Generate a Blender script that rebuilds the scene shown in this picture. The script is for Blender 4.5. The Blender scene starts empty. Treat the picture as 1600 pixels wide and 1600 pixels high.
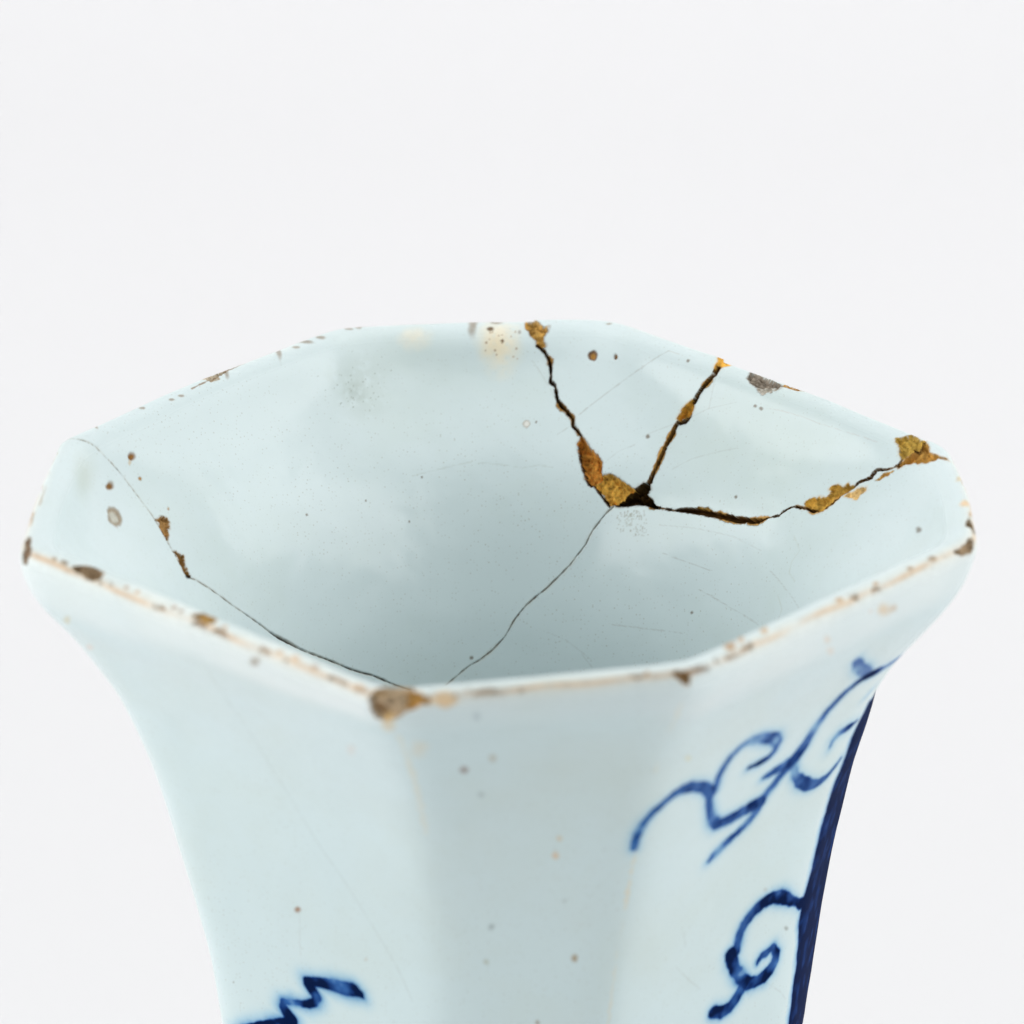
import bpy, math
import numpy as np
from mathutils import Matrix, Vector

R = math.radians
SC = bpy.context.scene
COL = SC.collection
U = 0.065                                   # metres per unit of mouth radius: the mouth is about 13 cm across

# ------------------------------------------------------------------ camera
PHI, DIST, TX, TY, ROLL = 0.40436635, 9.0, 0.01792362, -0.04291517, -0.0151144153
fwd = Vector((0, math.cos(PHI), -math.sin(PHI)))
upv = Vector((0, math.sin(PHI), math.cos(PHI)))
rtv = Vector((1, 0, 0))
cam_x = rtv * math.cos(ROLL) - upv * math.sin(ROLL)
cam_y = rtv * math.sin(ROLL) + upv * math.cos(ROLL)
cam_pos = (rtv * TX + upv * TY - fwd * DIST) * U
cd = bpy.data.cameras.new('camera')
cam = bpy.data.objects.new('camera', cd)
COL.objects.link(cam)
m = Matrix.Identity(4)
for i in range(3):
    m[i][0], m[i][1], m[i][2], m[i][3] = cam_x[i], cam_y[i], -fwd[i], cam_pos[i]
cam.matrix_world = m
cd.sensor_width = 36.0
cd.lens = 6761.0 / 1600 * 36
cd.clip_start, cd.clip_end = 0.02, 50
cd.dof.use_dof = True
cd.dof.focus_distance = 9.5 * U
cd.dof.aperture_fstop = 19.0
SC.camera = cam

# ------------------------------------------------------------------ light: a bright white studio
SC.view_settings.view_transform = 'Standard'
SC.view_settings.look = 'None'
SC.view_settings.exposure = 0.0
SC.view_settings.gamma = 1.0
w = bpy.data.worlds.new('World')
SC.world = w
w.use_nodes = True
bg = w.node_tree.nodes['Background']
bg.inputs[0].default_value = (0.84, 1.0, 0.988, 1)
bg.inputs[1].default_value = 0.285

def softbox(name, pos, aim, sx, sy, power, col=(1, 1, 1)):
    l = bpy.data.lights.new(name, 'AREA')
    l.shape = 'RECTANGLE'
    l.size, l.size_y, l.energy, l.color = sx, sy, power, col
    o = bpy.data.objects.new(name, l)
    COL.objects.link(o)
    o.location = pos
    d = Vector(aim) - Vector(pos)
    o.rotation_euler = d.to_track_quat('-Z', 'Y').to_euler()
    return o

softbox('softbox', (-1.05, -0.25, 0.18), (0, 0, -0.05), 1.2, 0.9, 10.8, (1.0, 0.985, 0.972))
softbox('softbox', (1.05, -0.15, 0.36), (0, 0, -0.04), 1.2, 1.1, 9.6, (1.0, 0.985, 0.972))
softbox('overhead_softbox', (0.0, 0.10, 1.15), (0, 0.05, 0), 1.7, 1.5, 5.5, (1.0, 1.0, 1.0))
softbox('backdrop_softbox', (0.0, 0.75, 1.3), (0, 1.35, 0.1), 1.8, 0.4, 12.5, (1.0, 1.0, 1.0))

# ------------------------------------------------------------------ node helpers
def new_mat(name):
    mt = bpy.data.materials.new(name)
    mt.use_nodes = True
    return mt, mt.node_tree.nodes, mt.node_tree.links, mt.node_tree.nodes['Principled BSDF']

def srgb(r, g, b):
    f = lambda c: (c / 255 / 12.92) if c / 255 <= 0.04045 else ((c / 255 + 0.055) / 1.055) ** 2.4
    return (f(r), f(g), f(b))

# ------------------------------------------------------------------ seamless paper sweep
def build_sweep():
    pts = [(-3.2, -3.0 * U), (0.75, -3.0 * U)]
    r = 0.6
    for i in range(1, 25):
        t = i / 24 * math.pi / 2
        pts.append((0.75 + r * math.sin(t), -3.0 * U + r - r * math.cos(t)))
    pts.append((0.75 + r, 2.4))
    vs, fs = [], []
    for (y, z) in pts:
        vs += [(-2.6, y, z), (2.6, y, z)]
    for i in range(len(pts) - 1):
        fs.append((2 * i, 2 * i + 1, 2 * i + 3, 2 * i + 2))
    me = bpy.data.meshes.new('backdrop')
    me.from_pydata(vs, [], fs)
    me.polygons.foreach_set('use_smooth', [True] * len(fs))
    mt, N, L, P = new_mat('white_paper')
    P.inputs['Base Color'].default_value = (0.722, 0.706, 0.718, 1)
    P.inputs['Roughness'].default_value = 0.85
    P.inputs['Specular IOR Level'].default_value = 0.15
    tc = N.new('ShaderNodeTexCoord')
    nz = N.new('ShaderNodeTexNoise'); nz.inputs['Scale'].default_value = 900
    bp = N.new('ShaderNodeBump'); bp.inputs['Strength'].default_value = 0.05; bp.inputs['Distance'].default_value = 0.0003
    L.new(tc.outputs['Object'], nz.inputs['Vector']); L.new(nz.outputs[0], bp.inputs['Height']); L.new(bp.outputs[0], P.inputs['Normal'])
    me.materials.append(mt)
    o = bpy.data.objects.new('backdrop', me)
    COL.objects.link(o)
    o['kind'] = 'structure'
    o['label'] = 'seamless white paper sweep behind and under the vase'
build_sweep()

# ------------------------------------------------------------------ the vase wall as one smooth surface
# a = way round the mouth (along the eight sides), b = way over the lip: < 0 inside, 0 on the crest, > 0 outside
TH = 0.07010820874126818
RIM = np.array([[-0.9809, -0.2521], [-0.2829, -0.9817], [0.3014, -0.8816], [0.9402, -0.2720],
                [0.9660, 0.2074], [0.3015, 0.9889], [-0.3154, 0.9685], [-0.9305, 0.3008]])
RIM = RIM @ np.array([[math.cos(TH), math.sin(TH)], [-math.sin(TH), math.cos(TH)]])
TAU_RIM = np.array([.016, .016, .022, .017, .024, .026, .022, .011])
TAIL = [(-1.6, .60), (-2.2, .70), (-2.8, .90), (-2.95, .94), (-3.0, .93)]
def tail(k): return [(z, s * k) for z, s in TAIL]
PROF = [
    [(0, 1.004), (-.030, 1.011), (-.0735, 1.002), (-.1493, .9615), (-.2085, .9134), (-.2845, .8626), (-.3559, .8179), (-.4804, .767), (-.6281, .7226), (-.7533, .6907), (-.8802, .6584), (-.9922, .6324), (-1.168, .6069)] + tail(.97),
    [(0, 1), (-.0387, .985), (-.075, .952), (-.1358, .8870), (-.2475, .7967), (-.352, .727), (-.4508, .6718), (-.5605, .626), (-.6695, .5848), (-.8076, .5476), (-.9727, .52), (-1.15, .51)] + tail(.95),
    [(0, 1), (-.0404, 1.0), (-.1014, .9607), (-.154, .9171), (-.2747, .8452), (-.3802, .7968), (-.465, .766), (-.5835, .7267), (-.6852, .6959), (-.8012, .6688), (-.9515, .6362), (-1.15, .615)] + tail(1.0),
    [(0, 1.004), (-.031, 1.010), (-.0646, 1.001), (-.1472, .9613), (-.2258, .9048), (-.2941, .8539), (-.3868, .8011), (-.5365, .753), (-.6692, .7131), (-.7901, .6959), (-.8626, .6807), (-.966, .6709), (-1.0825, .6643), (-1.1808, .6598)] + tail(1.03),
    [(0, 1), (-.06, .99), (-.15, .955), (-.25, .915), (-.40, .875), (-.5666, .843), (-.67, .815), (-.831, .782), (-1.018, .754), (-1.203, .731), (-1.372, .712)] + tail(1.05),
    [(0, 1), (-.055, .993), (-.13, .955), (-.24, .875), (-.36, .81), (-.50, .76), (-.65, .715), (-.8, .68), (-.97, .655), (-1.15, .64)] + tail(1.0),
    [(0, 1), (-.055, .993), (-.13, .955), (-.24, .870), (-.36, .80), (-.50, .75), (-.65, .705), (-.8, .67), (-.97, .645), (-1.15, .63)] + tail(1.0),
    [(0, 1), (-.053, .995), (-.128, .962), (-.188, .918), (-.265, .868), (-.337, .822), (-.462, .77), (-.61, .724), (-.736, .692), (-.863, .66), (-.975, .634), (-1.151, .609)] + tail(.97),
]

def pchip(x, y):
    x, y = np.asarray(x, float), np.asarray(y, float)
    h = np.diff(x); dl = np.diff(y) / h
    d = np.empty_like(x)
    d[0], d[-1] = dl[0], dl[-1]
    for i in range(1, len(x) - 1):
        # smooth slope, limited only where the curve turns
        s = (dl[i - 1] * h[i] + dl[i] * h[i - 1]) / (h[i] + h[i - 1])
        d[i] = s
    def f(t):
        t = np.asarray(t, float)
        i = np.clip(np.searchsorted(x, t, 'right') - 1, 0, len(x) - 2)
        q = (t - x[i]) / h[i]
        return ((1 + 2 * q) * (1 - q) ** 2 * y[i] + q * (1 - q) ** 2 * h[i] * d[i]
                + q * q * (3 - 2 * q) * y[i + 1] + q * q * (q - 1) * h[i] * d[i + 1])
    return f

SK = [pchip([p[0] for p in pr][::-1], [p[1] for p in pr][::-1]) for pr in PROF]
def S_mean(z): return sum(f(z) for f in SK) / 8

# wall section: (height, radius) of the inside from its floor up to the crest, then the outer face down to the foot
INSIDE = [(-2.8, .74), (-2.2, .58), (-1.6, .50), (-1.2, .525), (-.9, .555), (-.7, .588), (-.5, .638), (-.35, .698), (-.25, .749), (-.18, .796),
          (-.12, .841), (-.08, .873), (-.05, .898), (-.026, .919), (-.010, .936), (-.001, .951), (.004, .965)]
OUTSIDE = [(.005, -.024), (.003, -.013), (-.003, -.004), (-.013, -.0005), (-.03, 0), (-.06, 0), (-.12, 0), (-.2, 0), (-.3, 0), (-.42, 0), (-.55, 0), (-.7, 0),
           (-.85, 0), (-1.0, 0), (-1.2, 0), (-1.45, 0), (-1.8, 0), (-2.2, 0), (-2.6, 0), (-2.85, 0), (-2.95, 0), (-3.0, 0)]
_sz = np.array([p[0] for p in INSIDE + OUTSIDE])
_sr = np.concatenate([[p[1] for p in INSIDE], S_mean(np.array([min(p[0], 0) for p in OUTSIDE])) + [p[1] for p in OUTSIDE]])
_sb = np.concatenate([[0], np.cumsum(np.hypot(np.diff(_sz), np.diff(_sr)))])
_sb -= _sb[len(INSIDE)]
def _soften(y):
    """the section drawn through the knots, rubbed smooth: firmly on the walls, hardly at the crest"""
    q = np.arange(_sb[0] - .4, _sb[-1] + .4, .002)
    v = pchip(_sb, y)(np.clip(q, _sb[0], _sb[-1]))
    def gauss(sig):
        n = int(4 * sig / .002); kk = np.exp(-.5 * (np.arange(-n, n + 1) * .002 / sig) ** 2); kk /= kk.sum()
        return np.convolve(np.pad(v, n, 'edge'), kk, 'valid')
    near = np.clip(np.abs(q) / .10, 0, 1)
    near = near * near * (3 - 2 * near)
    v2 = gauss(.006) * (1 - near) + gauss(.032) * near
    return pchip(q, v2)
Z_OF, R_OF = _soften(_sz), _soften(_sr)
TAU_OF = pchip([-3.5, -1.0, -.5, -.25, -.12, -.05, 0, .15, .5, 1.2, 3.5], [.24, .23, .20, .13, .055, .014, 0, .010, .020, .026, .03])
SIDE = np.hypot(*(np.roll(RIM, -1, 0) - RIM).T)
AK = np.concatenate([[0], np.cumsum(SIDE)])           # a of the corners
LEN = AK[-1]
A0 = AK[1] + .85 * SIDE[1]                            # a = 0 lies on the front side, where nothing is painted or broken
def AS(k): return np.mod(AK[k] - A0, LEN)
BULGE = np.array([0, 0, 0, .010, .017, .010, .019, .006])   # hand-cut sides are a little rounded

def surf(a, b):
    """points of the wall for arrays a (columns) and b (rows) -> (rows, columns, 3)"""
    zz = Z_OF(b); z = np.minimum(zz, 0.0)
    s = R_OF(b)[:, None] + (np.stack([f(z) for f in SK], 1) - S_mean(z)[:, None]) * np.interp(b, [-.6, -.2, 0], [.75, .5, 1.0])[:, None]                    # rows x 8
    P = s[:, :, None] * RIM[None]                                          # rows x 8 x 2
    slope = (np.roll(P, -1, 1) - P) / SIDE[None, :, None]
    dm = slope - np.roll(slope, 1, 1)                                      # change of direction at each corner
    tau = np.clip(TAU_RIM[None] + TAU_OF(b)[:, None], .005, .3)            # rows x 8
    comp = .25 + .75 / (1 + np.exp(-(b[:, None] + .22) / .06))
    P = P - dm * (tau * math.log(2) * comp)[:, :, None]
    slope = (np.roll(P, -1, 1) - P) / SIDE[None, :, None]
    dm = slope - np.roll(slope, 1, 1)
    a = np.mod(a + A0, LEN)
    k = np.clip(np.searchsorted(AK, a, 'right') - 1, 0, 7)
    out = np.empty((len(b), len(a), 3))
    xy = P[:, k] + slope[:, k] * (a - AK[k])[None, :, None]
    t_ = (a - AK[k]) / SIDE[k]
    ed = np.roll(RIM, -1, 0) - RIM
    en = np.stack([ed[:, 1], -ed[:, 0]], 1) / SIDE[:, None]
    fade = np.exp(-np.abs(b) * 2.0)[:, None, None]
    xy += en[k][None] * (BULGE[k] * np.sin(math.pi * t_) ** 2)[None, :, None] * fade
    for c in range(8):
        x = np.abs(np.mod(a - AK[c] + LEN / 2, LEN) - LEN / 2)
        g = tau[:, c:c + 1] * np.log1p(np.exp(-x[None] / tau[:, c:c + 1]))
        xy += dm[:, c][:, None, :] * g[:, :, None]
    out[:, :, :2] = xy
    out[:, :, 2] = zz[:, None]
    return out

STEP = 8
NCOL = [(1, .85, 1, 32), (2, 0, 1, 328), (3, 0, 1, 120), (4, 0, 1, 400), (5, 0, 1, 288), (6, 0, 1, 328), (7, 0, 1, 120), (0, 0, 1, 328), (1, 0, .85, 160)]
A_COL = np.concatenate([np.mod(AK[i] + SIDE[i] * t0 - A0 + 1e-9, LEN) + SIDE[i] * (t1 - t0) * np.arange(n) / n for i, t0, t1, n in NCOL])
NA = len(A_COL)
def rows():
    b = [np.linspace(_sb[0] + .0, -.88, 24, endpoint=False)]
    b.append(np.linspace(-.88, -.12, 320, endpoint=False))
    b.append(np.linspace(-.12, .06, 72, endpoint=False))
    b.append(np.linspace(.06, 1.46, 488, endpoint=False))
    b.append(np.linspace(1.46, _sb[-1], 33))
    return np.concatenate(b)
B_ROW = rows()
NB = len(B_ROW)                                       # a multiple of STEP, plus one

# ------------------------------------------------------------------ pieces, sherds (outlines on the wall: way round, way over the lip)
PIECES = [
    (11, 'open_crack', 'dark open crack running down from the top edge beside the tan chip'),
    (12, 'open_crack', 'narrow brown crack slanting up to the gold lump at the rim'),
    (13, 'open_crack', 'long dark crack stepping up to the right corner of the mouth'),
    (14, 'chip', 'golden tan chip at the top edge above the left crack'),
    (15, 'chip', 'tall orange chip low on the left crack'),
    (16, 'chip', 'broad gold chip at the foot of the left crack'),
    (17, 'chip', 'dark brown hollow where the three cracks meet'),
    (18, 'chip', 'small gold chip midway up the slanting crack'),
    (19, 'chip', 'small dark hollow under the gold chip of the slanting crack'),
    (20, 'chip', 'bright gold lump at the rim end of the slanting crack'),
    (21, 'chip', 'tan chip on the middle of the long right crack'),
    (22, 'chip', 'pale cream flake under the long right crack'),
    (23, 'chip', 'thin tan flake above the dark part of the right crack'),
    (24, 'chip', 'tan edge flake under the dark part of the right crack'),
    (25, 'chip', 'tan sliver under the upper part of the right crack'),
    (26, 'chip', 'olive gold chip above the crack at the right corner'),
    (27, 'chip', 'gold brown chip under the crack at the right corner'),
    (28, 'chip', 'small pale spur of clay at the right end of the crack'),
    (29, 'chip', 'grey scaly chip on the back right edge'),
    (30, 'chip', 'speckled grey scar under the grey chip'),
    (31, 'chip', 'thin tan chip on the back right edge'),
    (32, 'chip', 'dark taupe chip at the left corner of the rim'),
    (33, 'chip', 'dark brown half-round chip on the left rim'),
    (34, 'chip', 'brown half-round chip midway along the left rim'),
    (35, 'chip', 'large taupe chip with tan border at the front left corner'),
    (36, 'chip', 'brown flake beside the large corner chip'),
    (37, 'chip', 'small triangular chip at the front right corner'),
    (38, 'chip', 'taupe chip at the right corner of the rim'),
    (39, 'chip', 'small ragged taupe chip on the right end edge'),
    (40, 'chip', 'thin brown chip on the back left edge'),
    (41, 'chip', 'pale grey scar below the back left edge'),
    (42, 'hairline_crack', 'thin dark hairline crack curving down inside from the left corner'),
    (43, 'chip', 'brown flake beside the left hairline crack'),
    (44, 'chip', 'small brown flake above the bend of the hairline crack'),
    (45, 'hairline_crack', 'thin brown hairline crack running down from the meeting cracks'),
    (46, 'glaze_pit', 'brown ringed pit in the glaze below the back edge'),
    (47, 'glaze_pit', 'tiny brown pit beside the ringed pit'),
    (48, 'glaze_pit', 'brown pit inside the left end facet'),
    (49, 'glaze_pit', 'pale oval pit with brown ring inside the left end'),
    (50, 'painted_scroll', 'blue painted scroll climbing to the right corner'),
    (51, 'painted_scroll', 'dark blue painted curl low beside the blue band'),
    (52, 'painted_zigzag', 'dark blue painted zigzag low on the left facet'),
    (53, 'painted_band', 'dark navy painted band along the right corner ridge'),
]
SHERDS = [
    (4, [(2.6560, 0.0500), (2.6460, -0.0200), (2.6360, -0.0761), (2.6147, -0.0948), (2.5953, -0.1333), (2.5931, -0.1632), (2.5780, -0.1688), (2.5625, -0.2025), (2.5280, -0.2236), (2.5090, -0.2361), (2.4751, -0.2663), (2.4190, -0.2990), (2.3879, -0.3203), (2.3756, -0.3422), (2.3205, -0.3411), (2.2625, -0.3572), (2.2200, -0.3385), (2.2154, -0.3166), (2.2052, -0.2710), (2.1973, -0.2360), (2.1915, -0.2040), (2.1633, -0.1788), (2.1601, -0.1404), (2.1472, -0.1031), (2.1224, -0.0495), (2.1254, 0.0029), (2.1254, 0.0500)]),
    (5, [(2.1254, 0.0500), (2.1254, 0.0029), (2.1224, -0.0495), (2.1472, -0.1031), (2.1601, -0.1404), (2.1633, -0.1788), (2.1915, -0.2040), (2.1973, -0.2360), (2.2052, -0.2710), (2.2154, -0.3166), (2.2200, -0.3385), (2.2156, -0.3598), (2.1902, -0.3783), (2.1425, -0.3791), (2.0855, -0.3715), (2.0108, -0.3608), (1.9262, -0.3533), (1.8360, -0.3399), (1.7875, -0.3277), (1.7384, -0.3024), (1.7034, -0.2701), (1.6256, -0.2596), (1.5887, -0.2090), (1.5593, -0.1634), (1.5372, -0.1282), (1.4947, -0.0971), (1.4895, -0.0669), (1.4862, -0.0275), (1.4982, 0.0075), (1.4932, 0.0500)]),
]
SHERD_LABELS = [(4, 'triangular glazed sherd of the rim between the left and slanting cracks'), (5, 'wide glazed sherd of the rim above the long right crack')]


# ------------------------------------------------------------------ value noise on arrays
def _hash(i, j, k, seed):
    n = (i * 374761393 + j * 668265263 + k * 2147483647 + seed * 974711) & 0xffffffff
    n = ((n ^ (n >> 13)) * 1274126177) & 0xffffffff
    n = (n ^ (n >> 16)) & 0xffff
    return n / 65535.0
def noise(p, freq, seed=0):
    q = p * freq
    i0 = np.floor(q).astype(np.int64); f = q - i0
    f = f * f * (3 - 2 * f)
    r = 0
    for dx in (0, 1):
        for dy in (0, 1):
            for dz in (0, 1):
                wgt = (f[..., 0] if dx else 1 - f[..., 0]) * (f[..., 1] if dy else 1 - f[..., 1]) * (f[..., 2] if dz else 1 - f[..., 2])
                r = r + wgt * _hash(i0[..., 0] + dx, i0[..., 1] + dy, i0[..., 2] + dz, seed)
    return r * 2 - 1
def fbm(p, freq, n=3, seed=0):
    r, amp = 0, 1.0
    for i in range(n):
        r = r + amp * noise(p, freq * 2 ** i, seed + i * 7); amp *= .5
    return r

# ------------------------------------------------------------------ the fine grid and what is on it
PTS = surf(A_COL, B_ROW)
dA = np.roll(PTS, -1, 1) - np.roll(PTS, 1, 1)
dB = np.gradient(PTS, axis=0)
NRM = np.cross(dA, dB)
NRM /= np.linalg.norm(NRM, axis=2, keepdims=True) + 1e-12
NRM = -NRM if NRM[NB - 300, 0] @ PTS[NB - 300, 0] < 0 else NRM        # out of the clay
W_ROW = np.maximum(R_OF(B_ROW), .05)

DEPTH = np.zeros((NB, NA), np.float32)          # clay lost below the glaze skin
BARE = np.zeros((NB, NA), np.float32)           # 0 glaze .. 1 unglazed clay
COB = np.zeros((NB, NA), np.float32)            # cobalt under the glaze
STN = np.zeros((NB, NA, 4), np.float32)         # staining, and the painted lip brightness: colour and cover
PID = np.zeros((NB, NA), np.int32)              # which broken or painted piece a point belongs to

def window(pts, pad):
    a, b = pts[:, 0], pts[:, 1]
    r0, r1 = np.searchsorted(B_ROW, [b.min() - pad, b.max() + pad])
    c0 = np.searchsorted(A_COL, max(0, a.min() - pad * 1.8)); c1 = np.searchsorted(A_COL, min(LEN, a.max() + pad * 1.8))
    return slice(r0, r1), slice(c0, c1)

def seg_dist(sl, pts, wid=None):
    """distance of every grid point in the window to the line (in units of the mouth radius), and the line's half width there"""
    a = A_COL[sl[1]][None]; b = B_ROW[sl[0]][:, None]
    best = np.full((b.shape[0], a.shape[1]), 9.0); hw = np.zeros_like(best); rel = np.full_like(best, 9.0)
    for i in range(len(pts) - 1):
        (a0, b0), (a1, b1) = pts[i], pts[i + 1]
        ww = np.interp((b0 + b1) / 2, B_ROW, W_ROW)
        ux, uy = (a1 - a0) * ww, b1 - b0
        px, py = (a - a0) * ww, b - b0
        t = np.clip((px * ux + py * uy) / (ux * ux + uy * uy + 1e-12), 0, 1)
        d = np.hypot(px - t * ux, py - t * uy)
        h = 0 if wid is None else wid[i] + (wid[i + 1] - wid[i]) * t
        mk = (d - h) < rel
        best = np.where(mk, d, best); hw = np.where(mk, h, hw); rel = np.where(mk, d - h, rel)
    return best, hw, rel

def in_poly(sl, pts):
    a = A_COL[sl[1]][None]; b = B_ROW[sl[0]][:, None]
    ins = np.zeros((b.shape[0], a.shape[1]), bool)
    n = len(pts)
    for i in range(n):
        (a0, b0), (a1, b1) = pts[i], pts[(i + 1) % n]
        if b0 == b1: continue
        c = (b0 > b) != (b1 > b)
        ins ^= c & (a < (a1 - a0) * (b - b0) / (b1 - b0) + a0)
    return ins

def smooth(e0, e1, x):
    t = np.clip((x - e0) / (e1 - e0), 0, 1)
    return t * t * (3 - 2 * t)

def put_stain(sl, cover, col):
    s = STN[sl]
    k = cover[..., None]
    a0 = s[..., 3:4]
    na = a0 + k * (1 - a0)
    # nearer layer on top
    s[..., :3] = (s[..., :3] * a0 * (1 - k) + np.array(col, np.float32) * k) / np.maximum(na, 1e-6)
    s[..., 3:4] = na
    STN[sl] = s

def rough_edge(sl, amp, freq, seed):
    return amp * fbm(PTS[sl], freq, 3, seed)

PX = 1 / 751.0
# damage: outlines of chips where the glaze flaked off
def chip(pid, pts, col, depth, halo=None, seed=0, edge=2.2, under=None):
    pts = np.array(pts)
    sl = window(pts, 14 * PX)
    ins = in_poly(sl, pts)
    d, _, _ = seg_dist(sl, np.vstack([pts, pts[:1]]))
    sd = np.where(ins, -d, d) + rough_edge(sl, edge * PX, 90, seed)
    core = smooth(1.3 * PX, -.1 * PX, sd)
    P = PTS[sl]
    relief = 1 + .45 * fbm(P, 60, 3, seed + 3) + .25 * noise(P, 240, seed + 5)
    dc = smooth(-.2 * PX, -2.2 * PX, sd) * depth * np.clip(relief, .15, 2)
    DEPTH[sl] = np.maximum(DEPTH[sl], dc) if depth > 0 else DEPTH[sl] + dc
    tone = np.clip(1 + .38 * fbm(P, 130, 3, seed + 9), .3, 1.9)[..., None]
    put_stain(sl, core, 1.0 * np.array(col))
    STN[sl][..., :3] = np.where(core[..., None] > .5, np.array(col) * tone, STN[sl][..., :3])
    BARE[sl] = np.maximum(BARE[sl], core)
    if halo is not None:
        h = smooth(5 * PX, .4 * PX, sd) * (1 - core) * .55 * np.clip(.7 + .8 * fbm(P, 80, 2, seed + 4), 0, 1)
        put_stain(sl, h, halo)
    mk = core > .45
    grow = np.zeros_like(mk); grow.flat[np.argmin(sd)] = True      # one piece only
    for _ in range(400):
        g2 = grow.copy()
        g2[1:] |= grow[:-1]; g2[:-1] |= grow[1:]; g2[:, 1:] |= grow[:, :-1]; g2[:, :-1] |= grow[:, 1:]
        g2 &= mk
        if (g2 == grow).all(): break
        grow = g2
    q = PID[sl]; q[grow] = pid; PID[sl] = q

def crack(pid, pts, wid, depth, col, edge_col=None, seed=0, jag=1.0):
    pts = np.array(pts); wid = np.array(wid)
    sl = window(pts, 14 * PX)
    d, h, rel = seg_dist(sl, pts, wid)
    rel = rel + rough_edge(sl, jag * PX, 130, seed)
    DEPTH[sl] = np.maximum(DEPTH[sl], smooth(.2 * PX, -1.6 * PX, rel) * depth)
    core = smooth(1.5 * PX, .2 * PX, rel)
    if edge_col is not None:
        k = smooth(2.6 * PX, .6 * PX, rel - 4.5 * PX * np.clip(fbm(PTS[sl], 26, 3, seed + 2), -.2, 1))
        put_stain(sl, k, edge_col)
        BARE[sl] = np.maximum(BARE[sl], k * .8)
    tone = np.clip(1 + .3 * fbm(PTS[sl], 120, 2, seed + 1), .4, 1.6)
    put_stain(sl, core, col)
    STN[sl][..., :3] *= np.where(core > .5, tone, 1)[..., None]
    BARE[sl] = np.maximum(BARE[sl], core)
    q = PID[sl]; q[core > .4] = pid; PID[sl] = q

def hairline(pid, pts, wid, cover, col, depth=0.0, seed=0, jag=.7, halo=0.0, patch=0.0, soft=.7):
    pts = np.array(pts); wid = np.array(wid)
    sl = window(pts, 10 * PX)
    d, h, rel = seg_dist(sl, pts, wid)
    rel = rel + rough_edge(sl, jag * PX, 110, seed)
    core = smooth(1.1 * PX, -soft * PX, rel)
    if halo:
        put_stain(sl, halo * smooth(5 * PX, 0, rel) * np.clip(.5 + fbm(PTS[sl], 50, 2, seed + 8), 0, 1), (.52, .36, .16))
    if patch: core = core * np.clip(.55 + patch * fbm(PTS[sl], 9, 3, seed + 3), 0, 1)
    put_stain(sl, core * cover, col)
    if depth: DEPTH[sl] = np.maximum(DEPTH[sl], core * depth)
    if pid:
        BARE[sl] = np.maximum(BARE[sl], core * .9)
        q = PID[sl]; q[core > .3] = pid; PID[sl] = q

def spot(pid, pt, mat, col, cover=1.0, soft=.5, depth=0.0, seed=0, ring=None, speck=0.0):
    pts = np.array([pt, pt])
    inv_ = np.linalg.inv(np.array(mat).reshape(2, 2))          # mat: way round, way over the lip -> unit circle of the mark
    rmax = np.abs(inv_).sum(1).max()
    sl = window(pts, rmax * 1.6 + 3 * PX)
    da = A_COL[sl[1]][None] - pt[0]; db = B_ROW[sl[0]][:, None] - pt[1]
    x = mat[0] * da + mat[1] * db; y = mat[2] * da + mat[3] * db
    rmax = math.sqrt(abs(np.linalg.det(inv_)))
    r = np.hypot(x, y) + .22 * fbm(PTS[sl], 1.2 / rmax, 3, seed)
    core = smooth(1 + soft * .6, 1 - soft, r)
    k = core * cover
    if speck: k = k * np.clip(1 + speck * fbm(PTS[sl], 70, 3, seed + 2), 0, 1)
    put_stain(sl, k, col)
    if ring is not None:
        put_stain(sl, cover * smooth(.55, .85, r) * smooth(1.35, 1.0, r), ring)
    if depth:
        DEPTH[sl] = np.maximum(DEPTH[sl], core * depth)
        BARE[sl] = np.maximum(BARE[sl], core * .7 * cover)
    if pid:
        q = PID[sl]; q[core * cover > .5] = pid; PID[sl] = q

def brush(pid, pts, wid, dens=1.0, halo=9.0, seed=0):
    pts = np.array(pts); wid = np.array(wid)
    sl = window(pts, 40 * PX)
    d, h, rel = seg_dist(sl, pts, wid)
    P = PTS[sl]
    rel = rel + rough_edge(sl, 1.6 * PX, 60, seed)
    core = smooth(2.0 * PX, -3.2 * PX, rel)
    bleed = np.exp(-np.maximum(rel, 0) / (halo * PX)) * (rel < 40 * PX) * smooth(40 * PX, 10 * PX, rel)
    pool = np.clip(.80 + .42 * fbm(P, 25, 3, seed + 2), .38, 1.15)
    k = np.maximum(core * dens * pool, .30 * bleed * dens * np.clip(.9 + .3 * fbm(P, 14, 2, seed + 4), 0, 1.3))
    COB[sl] = np.maximum(COB[sl], k)
    q = PID[sl]; q[(core > .5) & (q == 0)] = pid; PID[sl] = q

def band(pid, pts):
    pts = np.array(pts)
    sl = window(pts, 14 * PX)
    ins = in_poly(sl, pts)
    d, _, _ = seg_dist(sl, np.vstack([pts, pts[:1]]))
    sd = np.where(ins, -d, d) + rough_edge(sl, 2.0 * PX, 45, 601)
    core = smooth(2 * PX, -3 * PX, sd)
    k = np.maximum(core * np.clip(1.0 + .12 * fbm(PTS[sl], 30, 3, 602), .8, 1.1), .45 * np.exp(-np.maximum(sd, 0) / (6 * PX)) * (sd < 13 * PX))
    COB[sl] = np.maximum(COB[sl], k)
    q = PID[sl]; q[(core > .5) & (q == 0)] = pid; PID[sl] = q

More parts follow.
